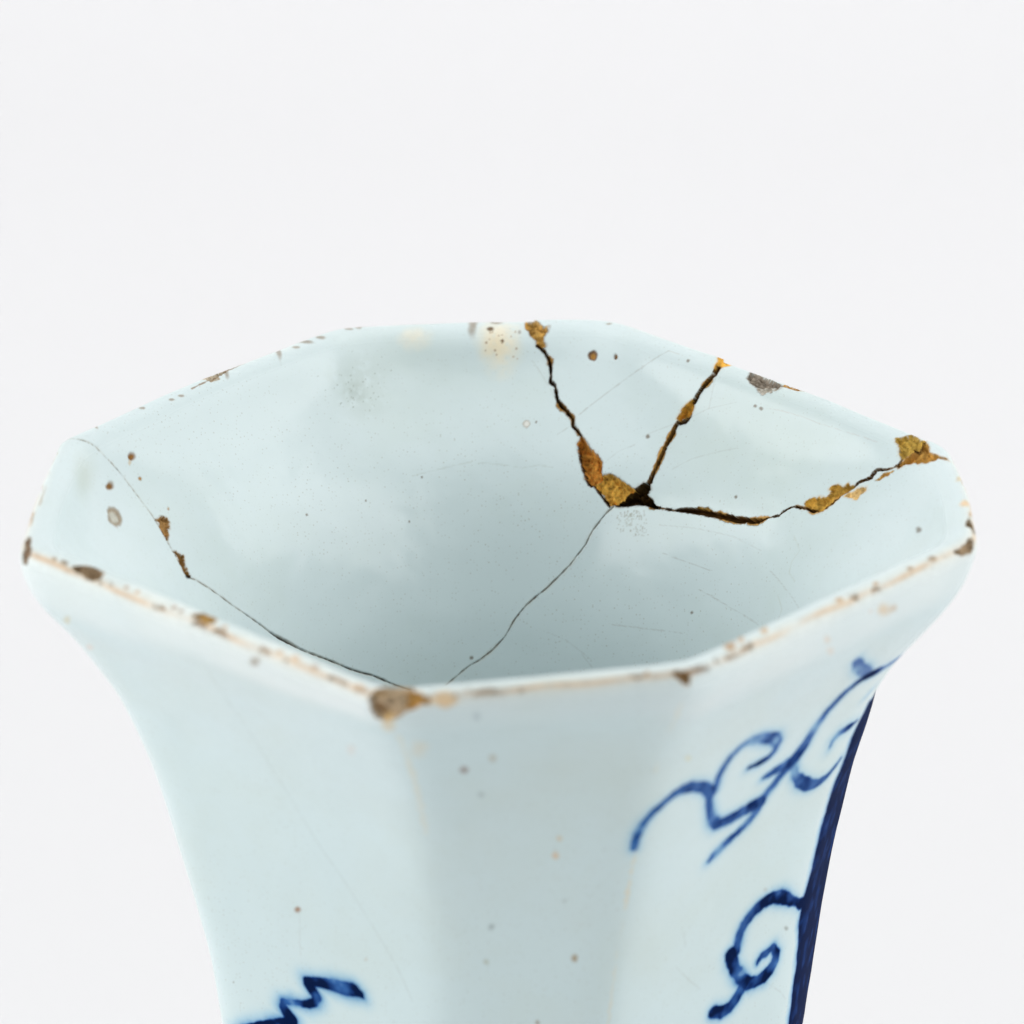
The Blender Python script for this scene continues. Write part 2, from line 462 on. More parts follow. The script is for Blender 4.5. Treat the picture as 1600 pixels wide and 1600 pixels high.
chip(14, [(2.6686, 0.0050), (2.6621, 0.0050), (2.6517, 0.0050), (2.6399, -0.0071), (2.6285, -0.0217), (2.6167, -0.0190), (2.6151, -0.0388), (2.6197, -0.0566), (2.6181, -0.0781), (2.6270, -0.0816), (2.6359, -0.0774), (2.6426, -0.0631), (2.6508, -0.0522), (2.6591, -0.0364), (2.6661, -0.0214)], srgb(198, 158, 88), 0.012, halo=srgb(120, 92, 66), seed=11, edge=3.0)
chip(15, [(2.4751, -0.2663), (2.4634, -0.2745), (2.4473, -0.2846), (2.4305, -0.2929), (2.4164, -0.2988), (2.4005, -0.3064), (2.3885, -0.3186), (2.3885, -0.3306), (2.3772, -0.3424), (2.3801, -0.3556), (2.4002, -0.3638), (2.4150, -0.3674), (2.4327, -0.3560), (2.4484, -0.3369), (2.4638, -0.3129), (2.4740, -0.2988), (2.4816, -0.2828)], srgb(214, 152, 70), 0.02, halo=srgb(110, 72, 34), seed=12, edge=2.4)
chip(16, [(2.3772, -0.3424), (2.3629, -0.3386), (2.3530, -0.3350), (2.3379, -0.3389), (2.3205, -0.3411), (2.3010, -0.3490), (2.2826, -0.3534), (2.2625, -0.3572), (2.2844, -0.3738), (2.3108, -0.3916), (2.3231, -0.3996), (2.3354, -0.4033), (2.3550, -0.3912), (2.3739, -0.3793), (2.3996, -0.3665), (2.3939, -0.3624), (2.3801, -0.3556)], srgb(226, 178, 84), 0.018, halo=srgb(110, 72, 34), seed=13, edge=2.4)
chip(17, [(2.2625, -0.3572), (2.2482, -0.3465), (2.2314, -0.3386), (2.2205, -0.3333), (2.2106, -0.3476), (2.2156, -0.3598), (2.1994, -0.3690), (2.1894, -0.3771), (2.1738, -0.3827), (2.2000, -0.3835), (2.2401, -0.3862), (2.2785, -0.3936), (2.3002, -0.3988), (2.3190, -0.3973), (2.3108, -0.3916), (2.2844, -0.3738)], srgb(74, 52, 22), 0.045, halo=srgb(120, 84, 40), seed=16, edge=2.2)
chip(18, [(2.1635, -0.1352), (2.1566, -0.1596), (2.1591, -0.1701), (2.1680, -0.1826), (2.1847, -0.1924), (2.1921, -0.1880), (2.1904, -0.1774), (2.1859, -0.1629), (2.1780, -0.1491)], srgb(200, 150, 62), 0.014, halo=srgb(206, 170, 110), seed=18)
chip(19, [(2.1580, -0.1600), (2.1548, -0.1741), (2.1597, -0.1845), (2.1674, -0.1931), (2.1864, -0.1958), (2.1847, -0.1924), (2.1680, -0.1826), (2.1591, -0.1701)], srgb(84, 56, 22), 0.03, seed=19)
chip(20, [(2.1444, 0.0100), (2.1342, 0.0100), (2.1239, 0.0100), (2.1126, 0.0013), (2.1085, 0.0100), (2.0983, 0.0100), (2.1015, -0.0094), (2.1098, -0.0161), (2.1179, -0.0255), (2.1193, -0.0380), (2.1261, -0.0413), (2.1298, -0.0273), (2.1278, -0.0145)], srgb(226, 172, 76), -0.008, halo=srgb(226, 190, 128), seed=20)
chip(21, [(1.6754, -0.2638), (1.6789, -0.2521), (1.6717, -0.2407), (1.6476, -0.2291), (1.6249, -0.2247), (1.6227, -0.2129), (1.6351, -0.2047), (1.6254, -0.1920), (1.6058, -0.1887), (1.5912, -0.1787), (1.5722, -0.1721), (1.5575, -0.1741), (1.5686, -0.1927), (1.5780, -0.2062), (1.5829, -0.2284), (1.5965, -0.2451), (1.6096, -0.2574), (1.6358, -0.2604)], srgb(198, 156, 72), 0.01, halo=srgb(206, 170, 120), seed=21, edge=3)
chip(22, [(1.5681, -0.2029), (1.5581, -0.1899), (1.5449, -0.1739), (1.5263, -0.1587), (1.5168, -0.1701), (1.5209, -0.1821), (1.5201, -0.1944), (1.5355, -0.1969), (1.5553, -0.2014)], srgb(222, 190, 136), 0.006, halo=srgb(226, 200, 170), seed=22, edge=3)
chip(23, [(2.0508, -0.3610), (2.0331, -0.3537), (1.9999, -0.3467), (1.9877, -0.3485), (1.9880, -0.3567), (2.0178, -0.3594)], srgb(172, 134, 70), 0.01, seed=23)
chip(24, [(1.9472, -0.3611), (1.9095, -0.3589), (1.8736, -0.3529), (1.8425, -0.3446), (1.8449, -0.3505), (1.8829, -0.3590), (1.9204, -0.3625)], srgb(196, 152, 84), 0.01, seed=24)
chip(25, [(1.5163, -0.1421), (1.5081, -0.1290), (1.5051, -0.1173), (1.4858, -0.1040), (1.4878, -0.1137), (1.4985, -0.1280), (1.5029, -0.1384)], srgb(206, 166, 98), 0.008, seed=25)
chip(26, [(1.5582, -0.0307), (1.5533, -0.0250), (1.5450, -0.0145), (1.5487, 0.0111), (1.5316, 0.0060), (1.5114, -0.0029), (1.5066, 0.0013), (1.4911, -0.0162), (1.4868, -0.0291), (1.4857, -0.0445), (1.4892, -0.0600), (1.4909, -0.0723), (1.5108, -0.0627), (1.5339, -0.0474)], srgb(190, 158, 78), 0.014, halo=srgb(196, 160, 110), seed=26, edge=2.6)
chip(27, [(1.4888, -0.0091), (1.4640, -0.0143), (1.4428, -0.0245), (1.4167, -0.0176), (1.3969, -0.0095), (1.3843, 0.0010), (1.3672, 0.0053), (1.3786, -0.0041), (1.3945, -0.0199), (1.3982, -0.0309), (1.4115, -0.0457), (1.4275, -0.0568), (1.4451, -0.0640), (1.4596, -0.0747), (1.4758, -0.0894), (1.4833, -0.0893), (1.4819, -0.0699), (1.4795, -0.0442)], srgb(186, 142, 72), 0.014, halo=srgb(200, 166, 120), seed=27, edge=2.6)
chip(28, [(1.5004, -0.0257), (1.5010, -0.0149), (1.5070, -0.0004), (1.4982, 0.0075), (1.4956, 0.0075), (1.5007, 0.0075), (1.4903, -0.0108), (1.4868, -0.0291), (1.4946, -0.0320)], srgb(228, 190, 92), 0.004, seed=28)
chip(29, [(2.0349, -0.0277), (2.0346, -0.0111), (2.0419, 0.0100), (2.0239, 0.0100), (2.0085, 0.0100), (1.9854, 0.0100), (1.9568, -0.0029), (1.9316, -0.0120), (1.9367, -0.0235), (1.9556, -0.0287), (1.9792, -0.0390), (2.0036, -0.0404), (2.0197, -0.0346)], srgb(148, 138, 130), 0.012, halo=srgb(150, 136, 120), seed=30, edge=3.2)
chip(30, [(2.0036, -0.0404), (1.9792, -0.0390), (1.9556, -0.0287), (1.9398, -0.0261), (1.9509, -0.0435), (1.9650, -0.0543), (1.9832, -0.0539)], srgb(196, 190, 184), 0.004, seed=31, edge=3.4)
chip(31, [(1.9325, -0.0109), (1.9341, 0.0100), (1.9213, 0.0100), (1.9059, 0.0100), (1.8905, 0.0100), (1.8675, 0.0100), (1.8521, 0.0100), (1.8752, 0.0100), (1.8862, -0.0075), (1.9086, -0.0108)], srgb(204, 160, 96), 0.012, seed=32)
chip(32, [(4.5145, 0.0179), (4.5190, 0.0090), (4.5408, 0.0033), (4.5762, 0.0162), (4.5878, 0.0276), (4.5841, 0.0457), (4.5699, 0.0534), (4.5640, 0.0462), (4.5536, 0.0253)], srgb(138, 116, 98), 0.007, seed=33)
chip(33, [(4.7026, 0.0174), (4.7121, 0.0040), (4.7203, -0.0131), (4.7336, -0.0225), (4.7751, -0.0064), (4.7863, 0.0116), (4.7803, 0.0205), (4.7688, 0.0273), (4.7529, 0.0281), (4.7323, 0.0247), (4.7166, 0.0224)], srgb(128, 108, 86), 0.007, halo=srgb(206, 170, 120), seed=34)
chip(34, [(5.0411, 0.0116), (5.0541, 0.0024), (5.0537, -0.0250), (5.0722, -0.0250), (5.0948, -0.0158), (5.1045, 0.0095), (5.0929, 0.0190), (5.0799, 0.0198), (5.0600, 0.0164)], srgb(164, 130, 76), 0.007, halo=srgb(214, 176, 120), seed=35)
chip(35, [(5.5285, 0.0311), (5.5394, 0.0106), (5.5610, -0.0127), (5.5835, -0.0275), (5.6087, -0.0225), (5.6266, 0.0227), (5.6177, 0.0469), (5.5948, 0.0677), (5.5744, 0.0867), (5.5497, 0.0989), (5.5293, 0.0955), (5.5232, 0.0678)], srgb(176, 156, 132), 0.009, halo=srgb(206, 160, 92), seed=36, edge=3)
chip(35, [(5.5319, 0.0397), (5.5432, 0.0376), (5.5599, 0.0549), (5.5739, 0.0699), (5.5571, 0.0846), (5.5391, 0.0807), (5.5308, 0.0622)], srgb(136, 108, 78), 0.011, seed=37)
chip(36, [(5.6036, -0.0075), (5.6218, 0.0063), (5.6357, 0.0181), (5.6480, 0.0249), (5.6615, 0.0342), (5.6443, 0.0401), (5.6287, 0.0438), (5.6127, 0.0509), (5.6168, 0.0289)], srgb(176, 134, 76), 0.007, halo=srgb(220, 180, 120), seed=38, edge=3.4)
chip(37, [(0.0454, 0.0173), (0.0598, 0.0171), (0.0826, 0.0229), (0.0890, 0.0330), (0.0860, 0.0497), (0.0735, 0.0448), (0.0603, 0.0308)], srgb(134, 106, 74), 0.007, halo=srgb(222, 184, 130), seed=39)
chip(38, [(0.8919, 0.0222), (0.9134, 0.0234), (0.9345, 0.0215), (0.9604, 0.0152), (0.9804, 0.0167), (0.9738, 0.0260), (0.9573, 0.0370), (0.9427, 0.0447), (0.9213, 0.0413), (0.9022, 0.0327)], srgb(160, 140, 118), 0.012, seed=40)
chip(39, [(1.0174, 0.0013), (1.0486, 0.0047), (1.0696, 0.0122), (1.0594, 0.0176), (1.0380, 0.0256), (1.0319, 0.0350), (0.9994, 0.0219), (1.0127, 0.0144)], srgb(150, 132, 108), 0.012, seed=41)
chip(40, [(3.3718, 0.0100), (3.3303, 0.0100), (3.2860, 0.0075), (3.2916, 0.0100), (3.3248, 0.0100), (3.3635, 0.0100)], srgb(136, 112, 84), 0.01, seed=42)
chip(41, [(3.5407, 0.0075), (3.5075, 0.0100), (3.4632, 0.0100), (3.4327, 0.0100), (3.4744, -0.0015), (3.5087, -0.0176), (3.5347, -0.0179)], srgb(176, 164, 148), 0.005, halo=srgb(196, 176, 150), seed=43, edge=3.4)
chip(43, [(3.9734, -0.2438), (3.9493, -0.2467), (3.9302, -0.2531), (3.9356, -0.2626), (3.9584, -0.2711), (3.9747, -0.2818), (4.0000, -0.2863), (3.9900, -0.2693)], srgb(166, 128, 80), 0.01, halo=srgb(196, 178, 156), seed=52, edge=3.4)
chip(44, [(4.0099, -0.3114), (3.9990, -0.3206), (3.9873, -0.3308), (4.0028, -0.3431), (4.0178, -0.3564), (4.0256, -0.3699), (4.0402, -0.3621), (4.0300, -0.3364)], srgb(132, 98, 54), 0.012, halo=srgb(196, 166, 124), seed=53, edge=3)
crack(11, [(2.6360, -0.0761), (2.6269, -0.0825), (2.6147, -0.0948), (2.6022, -0.1145), (2.5953, -0.1333), (2.5921, -0.1498), (2.5931, -0.1632), (2.5780, -0.1688), (2.5704, -0.1876), (2.5625, -0.2025), (2.5473, -0.2134), (2.5280, -0.2236), (2.5090, -0.2361), (2.5061, -0.2501), (2.4913, -0.2578), (2.4751, -0.2663)], [0.00250, 0.00250, 0.00300, 0.00275, 0.00250, 0.00225, 0.00200, 0.00225, 0.00250, 0.00375, 0.00275, 0.00300, 0.00225, 0.00175, 0.00200, 0.00250], .034, srgb(98, 67, 29), edge_col=srgb(150, 112, 58), seed=1, jag=1.3)
crack(12, [(2.1203, -0.0265), (2.1224, -0.0495), (2.1344, -0.0787), (2.1472, -0.1031), (2.1541, -0.1223), (2.1601, -0.1404)], [0.00386, 0.00314, 0.00169, 0.00193, 0.00217, 0.00241], .024, srgb(98, 67, 29), edge_col=srgb(176, 132, 66), seed=2)
crack(12, [(2.1875, -0.1956), (2.1915, -0.2040), (2.1926, -0.2207), (2.1973, -0.2360), (2.2023, -0.2529), (2.2052, -0.2710), (2.2089, -0.2892), (2.2121, -0.3055), (2.2154, -0.3166), (2.2175, -0.3310)], [0.00217, 0.00217, 0.00217, 0.00217, 0.00145, 0.00217, 0.00145, 0.00169, 0.00217, 0.00386], .024, srgb(98, 67, 29), edge_col=srgb(176, 132, 66), seed=3)
crack(13, [(2.1945, -0.3826), (2.1740, -0.3821), (2.1425, -0.3791), (2.1132, -0.3774), (2.0855, -0.3715), (2.0513, -0.3662), (2.0108, -0.3608), (1.9687, -0.3573), (1.9262, -0.3533), (1.8829, -0.3492), (1.8360, -0.3399), (1.8008, -0.3324)], [0.00373, 0.00186, 0.00107, 0.00160, 0.00399, 0.00533, 0.00639, 0.00639, 0.00586, 0.00639, 0.00586, 0.00533], .034, srgb(98, 67, 29), edge_col=srgb(184, 140, 74), seed=4, jag=1.4)
crack(13, [(1.8324, -0.3401), (1.8088, -0.3352), (1.7875, -0.3277), (1.7750, -0.3186), (1.7591, -0.3097), (1.7384, -0.3024), (1.7334, -0.2905), (1.7212, -0.2792), (1.7034, -0.2701), (1.6796, -0.2662), (1.6561, -0.2619), (1.6256, -0.2596), (1.6090, -0.2471), (1.5980, -0.2232), (1.5887, -0.2090), (1.5755, -0.1929), (1.5645, -0.1779), (1.5593, -0.1634), (1.5470, -0.1512), (1.5348, -0.1416), (1.5372, -0.1282), (1.5362, -0.1190), (1.5125, -0.1113), (1.4947, -0.0971), (1.4874, -0.0863), (1.4895, -0.0669), (1.4843, -0.0454), (1.4862, -0.0275), (1.4992, -0.0016), (1.4982, 0.0075)], [0.00479, 0.00586, 0.00373, 0.00133, 0.00160, 0.00213, 0.00107, 0.00107, 0.00133, 0.00240, 0.00320, 0.00426, 0.00373, 0.00426, 0.00426, 0.00533, 0.00479, 0.00453, 0.00426, 0.00426, 0.00533, 0.00479, 0.00266, 0.00186, 0.00213, 0.00320, 0.00373, 0.00320, 0.00240, 0.00160], .034, srgb(98, 67, 29), edge_col=srgb(196, 150, 84), seed=5, jag=1.3)
crack(11, [(2.4781, -0.2858), (2.4658, -0.3114), (2.4484, -0.3369), (2.4306, -0.3576), (2.4223, -0.3647), (2.4104, -0.3676)], [0.00083, 0.00100, 0.00117, 0.00200, 0.00266, 0.00233], .028, srgb(98, 67, 29), seed=14)
crack(11, [(2.4023, -0.3668), (2.3825, -0.3786), (2.3626, -0.3903), (2.3391, -0.4045)], [0.00133, 0.00150, 0.00166, 0.00133], .028, srgb(98, 67, 29), seed=15)
crack(13, [(2.3190, -0.3973), (2.2949, -0.3970), (2.2515, -0.3869), (2.2083, -0.3766)], [0.00133, 0.00166, 0.00166, 0.00133], .05, srgb(34, 22, 9), seed=17)
hairline(42, [(4.0075, 0.0175), (3.9974, 0.0150), (3.9902, 0.0042), (3.9866, -0.0088), (3.9799, -0.0203), (3.9744, -0.0335), (3.9699, -0.0490), (3.9674, -0.0734), (3.9604, -0.1090), (3.9578, -0.1361), (3.9588, -0.1638), (3.9609, -0.1847), (3.9652, -0.2080), (3.9710, -0.2263), (3.9777, -0.2423), (3.9896, -0.2625), (4.0011, -0.2831), (4.0144, -0.3050), (4.0240, -0.3262), (4.0330, -0.3455), (4.0403, -0.3661), (4.0064, -0.3846), (3.9738, -0.4115), (3.9387, -0.4425), (3.9000, -0.4744), (3.8573, -0.5061), (3.8117, -0.5376)], [0.00037, 0.00037, 0.00037, 0.00037, 0.00037, 0.00037, 0.00037, 0.00037, 0.00037, 0.00037, 0.00037, 0.00037, 0.00037, 0.00053, 0.00053, 0.00053, 0.00053, 0.00053, 0.00053, 0.00053, 0.00053, 0.00053, 0.00053, 0.00053, 0.00053, 0.00053, 0.00053], 1.0, srgb(66, 50, 30), depth=.004, seed=50, halo=.12)
hairline(42, [(3.8117, -0.5376), (3.7836, -0.5566), (3.7562, -0.5768), (3.7299, -0.5931), (3.6877, -0.6151), (3.6518, -0.6330), (3.6229, -0.6473), (3.5779, -0.6659), (3.5325, -0.6833), (3.4948, -0.6970), (3.4651, -0.7087), (3.4244, -0.7243), (3.3838, -0.7396), (3.3392, -0.7537), (3.2872, -0.7676), (3.2437, -0.7833), (3.2148, -0.7937), (3.1787, -0.8060), (3.1424, -0.8172), (3.0915, -0.8300)], [0.00067, 0.00067, 0.00117, 0.00233, 0.00300, 0.00200, 0.00083, 0.00083, 0.00100, 0.00083, 0.00083, 0.00083, 0.00083, 0.00083, 0.00083, 0.00083, 0.00083, 0.00067, 0.00067, 0.00050], .95, srgb(66, 48, 26), depth=.010, seed=51, halo=.15)
spot(0, (4.0332, -0.3675), (-37.6, -88.9, 49.5, -156.2), srgb(40, 28, 16), seed=54)
hairline(45, [(2.3268, -0.4030), (2.3377, -0.4104), (2.3498, -0.4207), (2.3616, -0.4335), (2.3760, -0.4486), (2.3904, -0.4651), (2.3996, -0.4795), (2.4087, -0.4954), (2.4240, -0.5110), (2.4410, -0.5261)], [0.00133, 0.00117, 0.00100, 0.00100, 0.00100, 0.00100, 0.00117, 0.00083, 0.00083, 0.00083], .8, srgb(104, 78, 44), depth=.005, seed=55, halo=.2)
hairline(45, [(2.4415, -0.5274), (2.4611, -0.5465), (2.4987, -0.5731), (2.5414, -0.6023), (2.5831, -0.6247), (2.6170, -0.6438), (2.6470, -0.6651), (2.6687, -0.6835), (2.6850, -0.7018), (2.7038, -0.7213), (2.7288, -0.7370), (2.7529, -0.7519), (2.8055, -0.7740), (2.8533, -0.7869), (2.8998, -0.8057), (2.9527, -0.8261)], [0.00068, 0.00068, 0.00068, 0.00068, 0.00068, 0.00077, 0.00068, 0.00068, 0.00068, 0.00068, 0.00077, 0.00113, 0.00068, 0.00068, 0.00059, 0.00054], .85, srgb(98, 72, 40), depth=.005, seed=56, halo=.2)
hairline(0, [(2.4930, -0.2273), (2.4463, -0.1901), (2.3961, -0.1495), (2.3364, -0.0950), (2.2710, -0.0300), (2.2381, -0.0300)], [0.00066, 0.00066, 0.00066, 0.00066, 0.00066, 0.00066], 0.360, srgb(140, 128, 112), seed=60)
hairline(0, [(2.5482, -0.2699), (2.5133, -0.2507)], [0.00060, 0.00060], 0.288, srgb(140, 128, 112), seed=60)
hairline(0, [(2.6472, -0.1138), (2.6286, -0.1347), (2.6134, -0.1527), (2.6004, -0.1665), (2.5751, -0.1930)], [0.00072, 0.00072, 0.00072, 0.00072, 0.00072], 0.216, srgb(140, 128, 112), seed=60)
hairline(0, [(2.3730, -0.3083), (2.3392, -0.2836), (2.2986, -0.2658)], [0.00060, 0.00060, 0.00060], 0.216, srgb(140, 128, 112), seed=60)
hairline(0, [(2.2817, -0.2441), (2.2126, -0.2102), (2.1633, -0.1788), (2.1145, -0.1426), (2.0343, -0.1006)], [0.00060, 0.00060, 0.00060, 0.00060, 0.00060], 0.202, srgb(140, 128, 112), seed=60)
hairline(0, [(2.1166, -0.0570), (2.1136, -0.1062), (2.1114, -0.1396)], [0.00060, 0.00060, 0.00060], 0.216, srgb(140, 128, 112), seed=60)
hairline(0, [(2.1596, -0.2926), (2.1104, -0.2597), (2.0437, -0.2302), (1.9854, -0.2060)], [0.00060, 0.00060, 0.00060, 0.00060], 0.180, srgb(140, 128, 112), seed=60)
hairline(0, [(1.9394, -0.0868), (1.8954, -0.0786), (1.8345, -0.0734), (1.7717, -0.0719), (1.7009, -0.0668), (1.6421, -0.0611), (1.5919, -0.0586)], [0.00072, 0.00072, 0.00072, 0.00072, 0.00072, 0.00072, 0.00072], 0.245, srgb(190, 160, 146), seed=60)
hairline(0, [(3.0109, -0.3509), (2.9144, -0.3434), (2.8217, -0.3340), (2.7319, -0.3384), (2.6503, -0.3449), (2.5964, -0.3365), (2.5501, -0.3384)], [0.00066, 0.00066, 0.00066, 0.00066, 0.00066, 0.00066, 0.00066], 0.202, srgb(150, 150, 120), seed=60)
hairline(0, [(2.1194, -0.4764), (2.0282, -0.4792), (1.9214, -0.4784)], [0.00060, 0.00060, 0.00060], 0.288, srgb(140, 128, 112), seed=60)
hairline(0, [(1.9477, -0.5284), (1.7816, -0.5385), (1.6352, -0.5396)], [0.00060, 0.00060, 0.00060], 0.302, srgb(140, 128, 112), seed=60)
hairline(0, [(2.2732, -0.6619), (2.1358, -0.6526), (1.9812, -0.6368)], [0.00060, 0.00060, 0.00060], 0.259, srgb(140, 128, 112), seed=60)
hairline(0, [(2.3864, -0.7422), (2.3353, -0.7697)], [0.00060, 0.00060], 0.216, srgb(140, 128, 112), seed=60)
hairline(0, [(1.6756, -0.4178), (1.5587, -0.4335), (1.4426, -0.4449)], [0.00060, 0.00060, 0.00060], 0.259, srgb(140, 128, 112), seed=60)
hairline(0, [(2.1496, -0.4176), (2.0260, -0.4010), (1.8718, -0.3868), (1.7431, -0.3882)], [0.00060, 0.00060, 0.00060, 0.00060], 0.187, srgb(140, 128, 112), seed=60)
hairline(0, [(1.6396, -0.3253), (1.5846, -0.3438), (1.5934, -0.3742), (1.5814, -0.3985), (1.5353, -0.4059)], [0.00096, 0.00096, 0.00096, 0.00096, 0.00096], 0.173, srgb(170, 165, 120), seed=60)
hairline(0, [(1.5898, -0.4560), (1.5376, -0.4759), (1.5354, -0.5028)], [0.00108, 0.00108, 0.00108], 0.173, srgb(170, 165, 120), seed=60)
hairline(0, [(2.5323, -0.7034), (2.4509, -0.7172), (2.3414, -0.7526)], [0.00060, 0.00060, 0.00060], 0.202, srgb(140, 128, 112), seed=60)
hairline(0, [(5.0531, 0.0308), (5.0608, 0.0826), (5.0635, 0.1374), (5.0522, 0.2220), (5.0492, 0.2889), (5.0622, 0.3881), (5.0776, 0.4803), (5.1111, 0.5583), (5.1448, 0.6244), (5.1840, 0.6853), (5.2282, 0.7368), (5.3107, 0.8407), (5.4034, 0.9483), (5.4574, 1.0288)], [0.00096, 0.00096, 0.00096, 0.00096, 0.00096, 0.00096, 0.00096, 0.00096, 0.00096, 0.00096, 0.00096, 0.00096, 0.00096, 0.00096], 0.216, srgb(150, 156, 150), seed=60)
hairline(0, [(5.0362, 0.8827), (5.0163, 0.9488), (5.0034, 1.0007)], [0.00060, 0.00060, 0.00060], 0.180, srgb(140, 128, 112), seed=60)
hairline(0, [(0.3642, 0.9679), (0.4470, 1.0299), (0.4994, 1.0632)], [0.00060, 0.00060, 0.00060], 0.216, srgb(140, 128, 112), seed=60)
hairline(0, [(0.8127, 1.1277), (0.8959, 1.1746), (0.9295, 1.2027)], [0.00060, 0.00060, 0.00060], 0.216, srgb(140, 128, 112), seed=60)
hairline(0, [(0.3695, 0.8792), (0.3954, 0.9254)], [0.00060, 0.00060], 0.216, srgb(140, 128, 112), seed=60)
spot(0, (2.7264, -0.0700), (-18.0, -0.0, 0.2, -14.1), srgb(250, 232, 200), cover=.68, soft=.75, seed=70, speck=.5)
spot(0, (2.9310, -0.0434), (-26.1, -3.5, 1.7, -32.2), srgb(248, 232, 206), cover=.5, soft=.85, seed=71, speck=.4)
spot(0, (2.7419, -0.0733), (-32.3, -0.3, 0.4, -23.5), srgb(242, 212, 160), cover=.36, soft=.9, seed=72, speck=.6)
spot(0, (2.7456, -0.0368), (-446.1, -8.4, 9.2, -449.4), srgb(150, 110, 70), cover=.7, seed=73)
spot(0, (2.7607, -0.0653), (-308.3, -6.3, 6.4, -288.5), srgb(150, 110, 70), cover=.7, seed=74)
spot(0, (2.7005, -0.0491), (-397.4, 4.0, 4.8, -422.0), srgb(150, 110, 70), cover=.7, seed=75)
spot(0, (2.7510, -0.0370), (-523.4, -11.4, 5.4, -252.2), srgb(150, 110, 70), cover=.7, seed=76)
spot(0, (2.6938, -0.1042), (-321.9, 12.6, -0.3, -486.0), srgb(150, 110, 70), cover=.7, seed=77)
spot(0, (2.7398, -0.0872), (-341.2, -0.3, 4.4, -281.6), srgb(150, 110, 70), cover=.7, seed=78)
spot(0, (2.6909, -0.0360), (-381.9, 7.1, 3.1, -290.6), srgb(150, 110, 70), cover=.7, seed=79)
spot(0, (2.7227, -0.0446), (-417.8, -1.3, 7.7, -498.7), srgb(150, 110, 70), cover=.7, seed=80)
spot(0, (2.6842, -0.1094), (-378.5, 19.5, -2.4, -448.3), srgb(150, 110, 70), cover=.7, seed=81)
spot(0, (2.6875, -0.0825), (-311.1, 8.1, 1.2, -283.9), srgb(150, 110, 70), cover=.7, seed=82)
spot(0, (2.7225, -0.0672), (-376.6, -0.2, 5.3, -373.1), srgb(150, 110, 70), cover=.7, seed=83)
spot(0, (2.7524, -0.0563), (-329.3, -6.0, 11.1, -539.0), srgb(150, 110, 70), cover=.7, seed=84)
spot(0, (2.7628, -0.0867), (-479.6, -6.3, 7.5, -346.7), srgb(150, 110, 70), cover=.7, seed=85)
spot(0, (2.7257, -0.0604), (-295.8, -1.3, 7.1, -459.5), srgb(150, 110, 70), cover=.7, seed=86)
spot(0, (2.7307, -0.0469), (-371.9, -3.0, 7.0, -418.5), srgb(150, 110, 70), cover=.7, seed=87)
spot(0, (2.7358, -0.0985), (-460.0, 3.0, 4.5, -348.0), srgb(150, 110, 70), cover=.7, seed=88)
spot(0, (2.7503, -0.0259), (-110.6, -2.7, 3.3, -137.7), srgb(112, 88, 60), seed=90)
spot(0, (2.7217, -0.0613), (-249.6, -0.4, 3.1, -218.1), srgb(110, 84, 58), seed=91)
spot(0, (2.6807, -0.0367), (-219.5, 5.3, 1.4, -152.3), srgb(150, 140, 136), cover=.7, seed=92)
spot(46, (2.4886, -0.0950), (-84.9, 19.9, -9.4, -85.6), srgb(176, 128, 62), seed=93, depth=.006, ring=srgb(112, 78, 44))
spot(47, (2.4217, -0.0876), (-182.9, 46.8, -26.2, -141.7), srgb(150, 106, 56), seed=94, depth=.006)
spot(0, (2.6444, -0.2545), (-105.7, 12.8, -5.9, -151.4), srgb(236, 230, 222), cover=.8, seed=95, ring=srgb(190, 180, 168))
spot(0, (3.8874, -0.1100), (-64.8, -57.5, 32.0, -85.9), srgb(142, 98, 44), seed=96, depth=.004)
spot(0, (3.9080, -0.1612), (-111.6, -149.3, 70.9, -197.7), srgb(170, 126, 70), seed=97)
spot(0, (3.9045, -0.1196), (-123.4, -125.9, 52.7, -142.3), srgb(206, 178, 136), cover=.6, seed=98)
spot(48, (4.0250, -0.1357), (-42.2, -77.4, 33.5, -82.6), srgb(132, 94, 46), seed=99, depth=.005)
spot(49, (4.1132, -0.1855), (-33.6, -25.0, 8.1, -51.7), srgb(186, 180, 166), cover=.8, seed=100, depth=.003, ring=srgb(146, 124, 96), soft=.3)
spot(0, (3.8978, -0.2415), (-145.8, -272.2, 79.3, -241.2), srgb(180, 140, 92), cover=.8, seed=101)
spot(0, (3.1042, -0.1447), (-11.2, -4.4, 2.1, -14.7), srgb(172, 182, 170), cover=.24, soft=.95, seed=102, speck=1.2)
spot(0, (3.1240, -0.1593), (-31.4, -13.5, 6.5, -43.1), srgb(120, 130, 110), cover=.22, soft=.9, seed=103, speck=1.6)
spot(0, (4.1038, -0.0766), (-9.3, -23.5, 7.3, -14.2), srgb(190, 198, 184), cover=.5, soft=.95, seed=104)
spot(0, (2.2602, -0.4111), (-550.3, 154.5, -102.8, -715.1), srgb(140, 138, 118), cover=.42, soft=.9, seed=110)
spot(0, (2.2620, -0.4335), (-428.3, 112.8, -89.3, -633.6), srgb(140, 138, 118), cover=.42, soft=.9, seed=111)
spot(0, (2.2959, -0.4314), (-565.8, 139.9, -60.2, -454.2), srgb(140, 138, 118), cover=.42, soft=.9, seed=112)
spot(0, (2.2511, -0.4466), (-264.3, 69.3, -53.2, -374.7), srgb(140, 138, 118), cover=.42, soft=.9, seed=113)
spot(0, (2.3063, -0.4255), (-229.6, 56.2, -55.8, -428.9), srgb(140, 138, 118), cover=.42, soft=.9, seed=114)
spot(0, (2.2781, -0.4499), (-290.7, 72.2, -56.0, -413.8), srgb(140, 138, 118), cover=.42, soft=.9, seed=115)
spot(0, (2.2923, -0.4195), (-346.6, 88.9, -108.7, -809.2), srgb(140, 138, 118), cover=.42, soft=.9, seed=116)
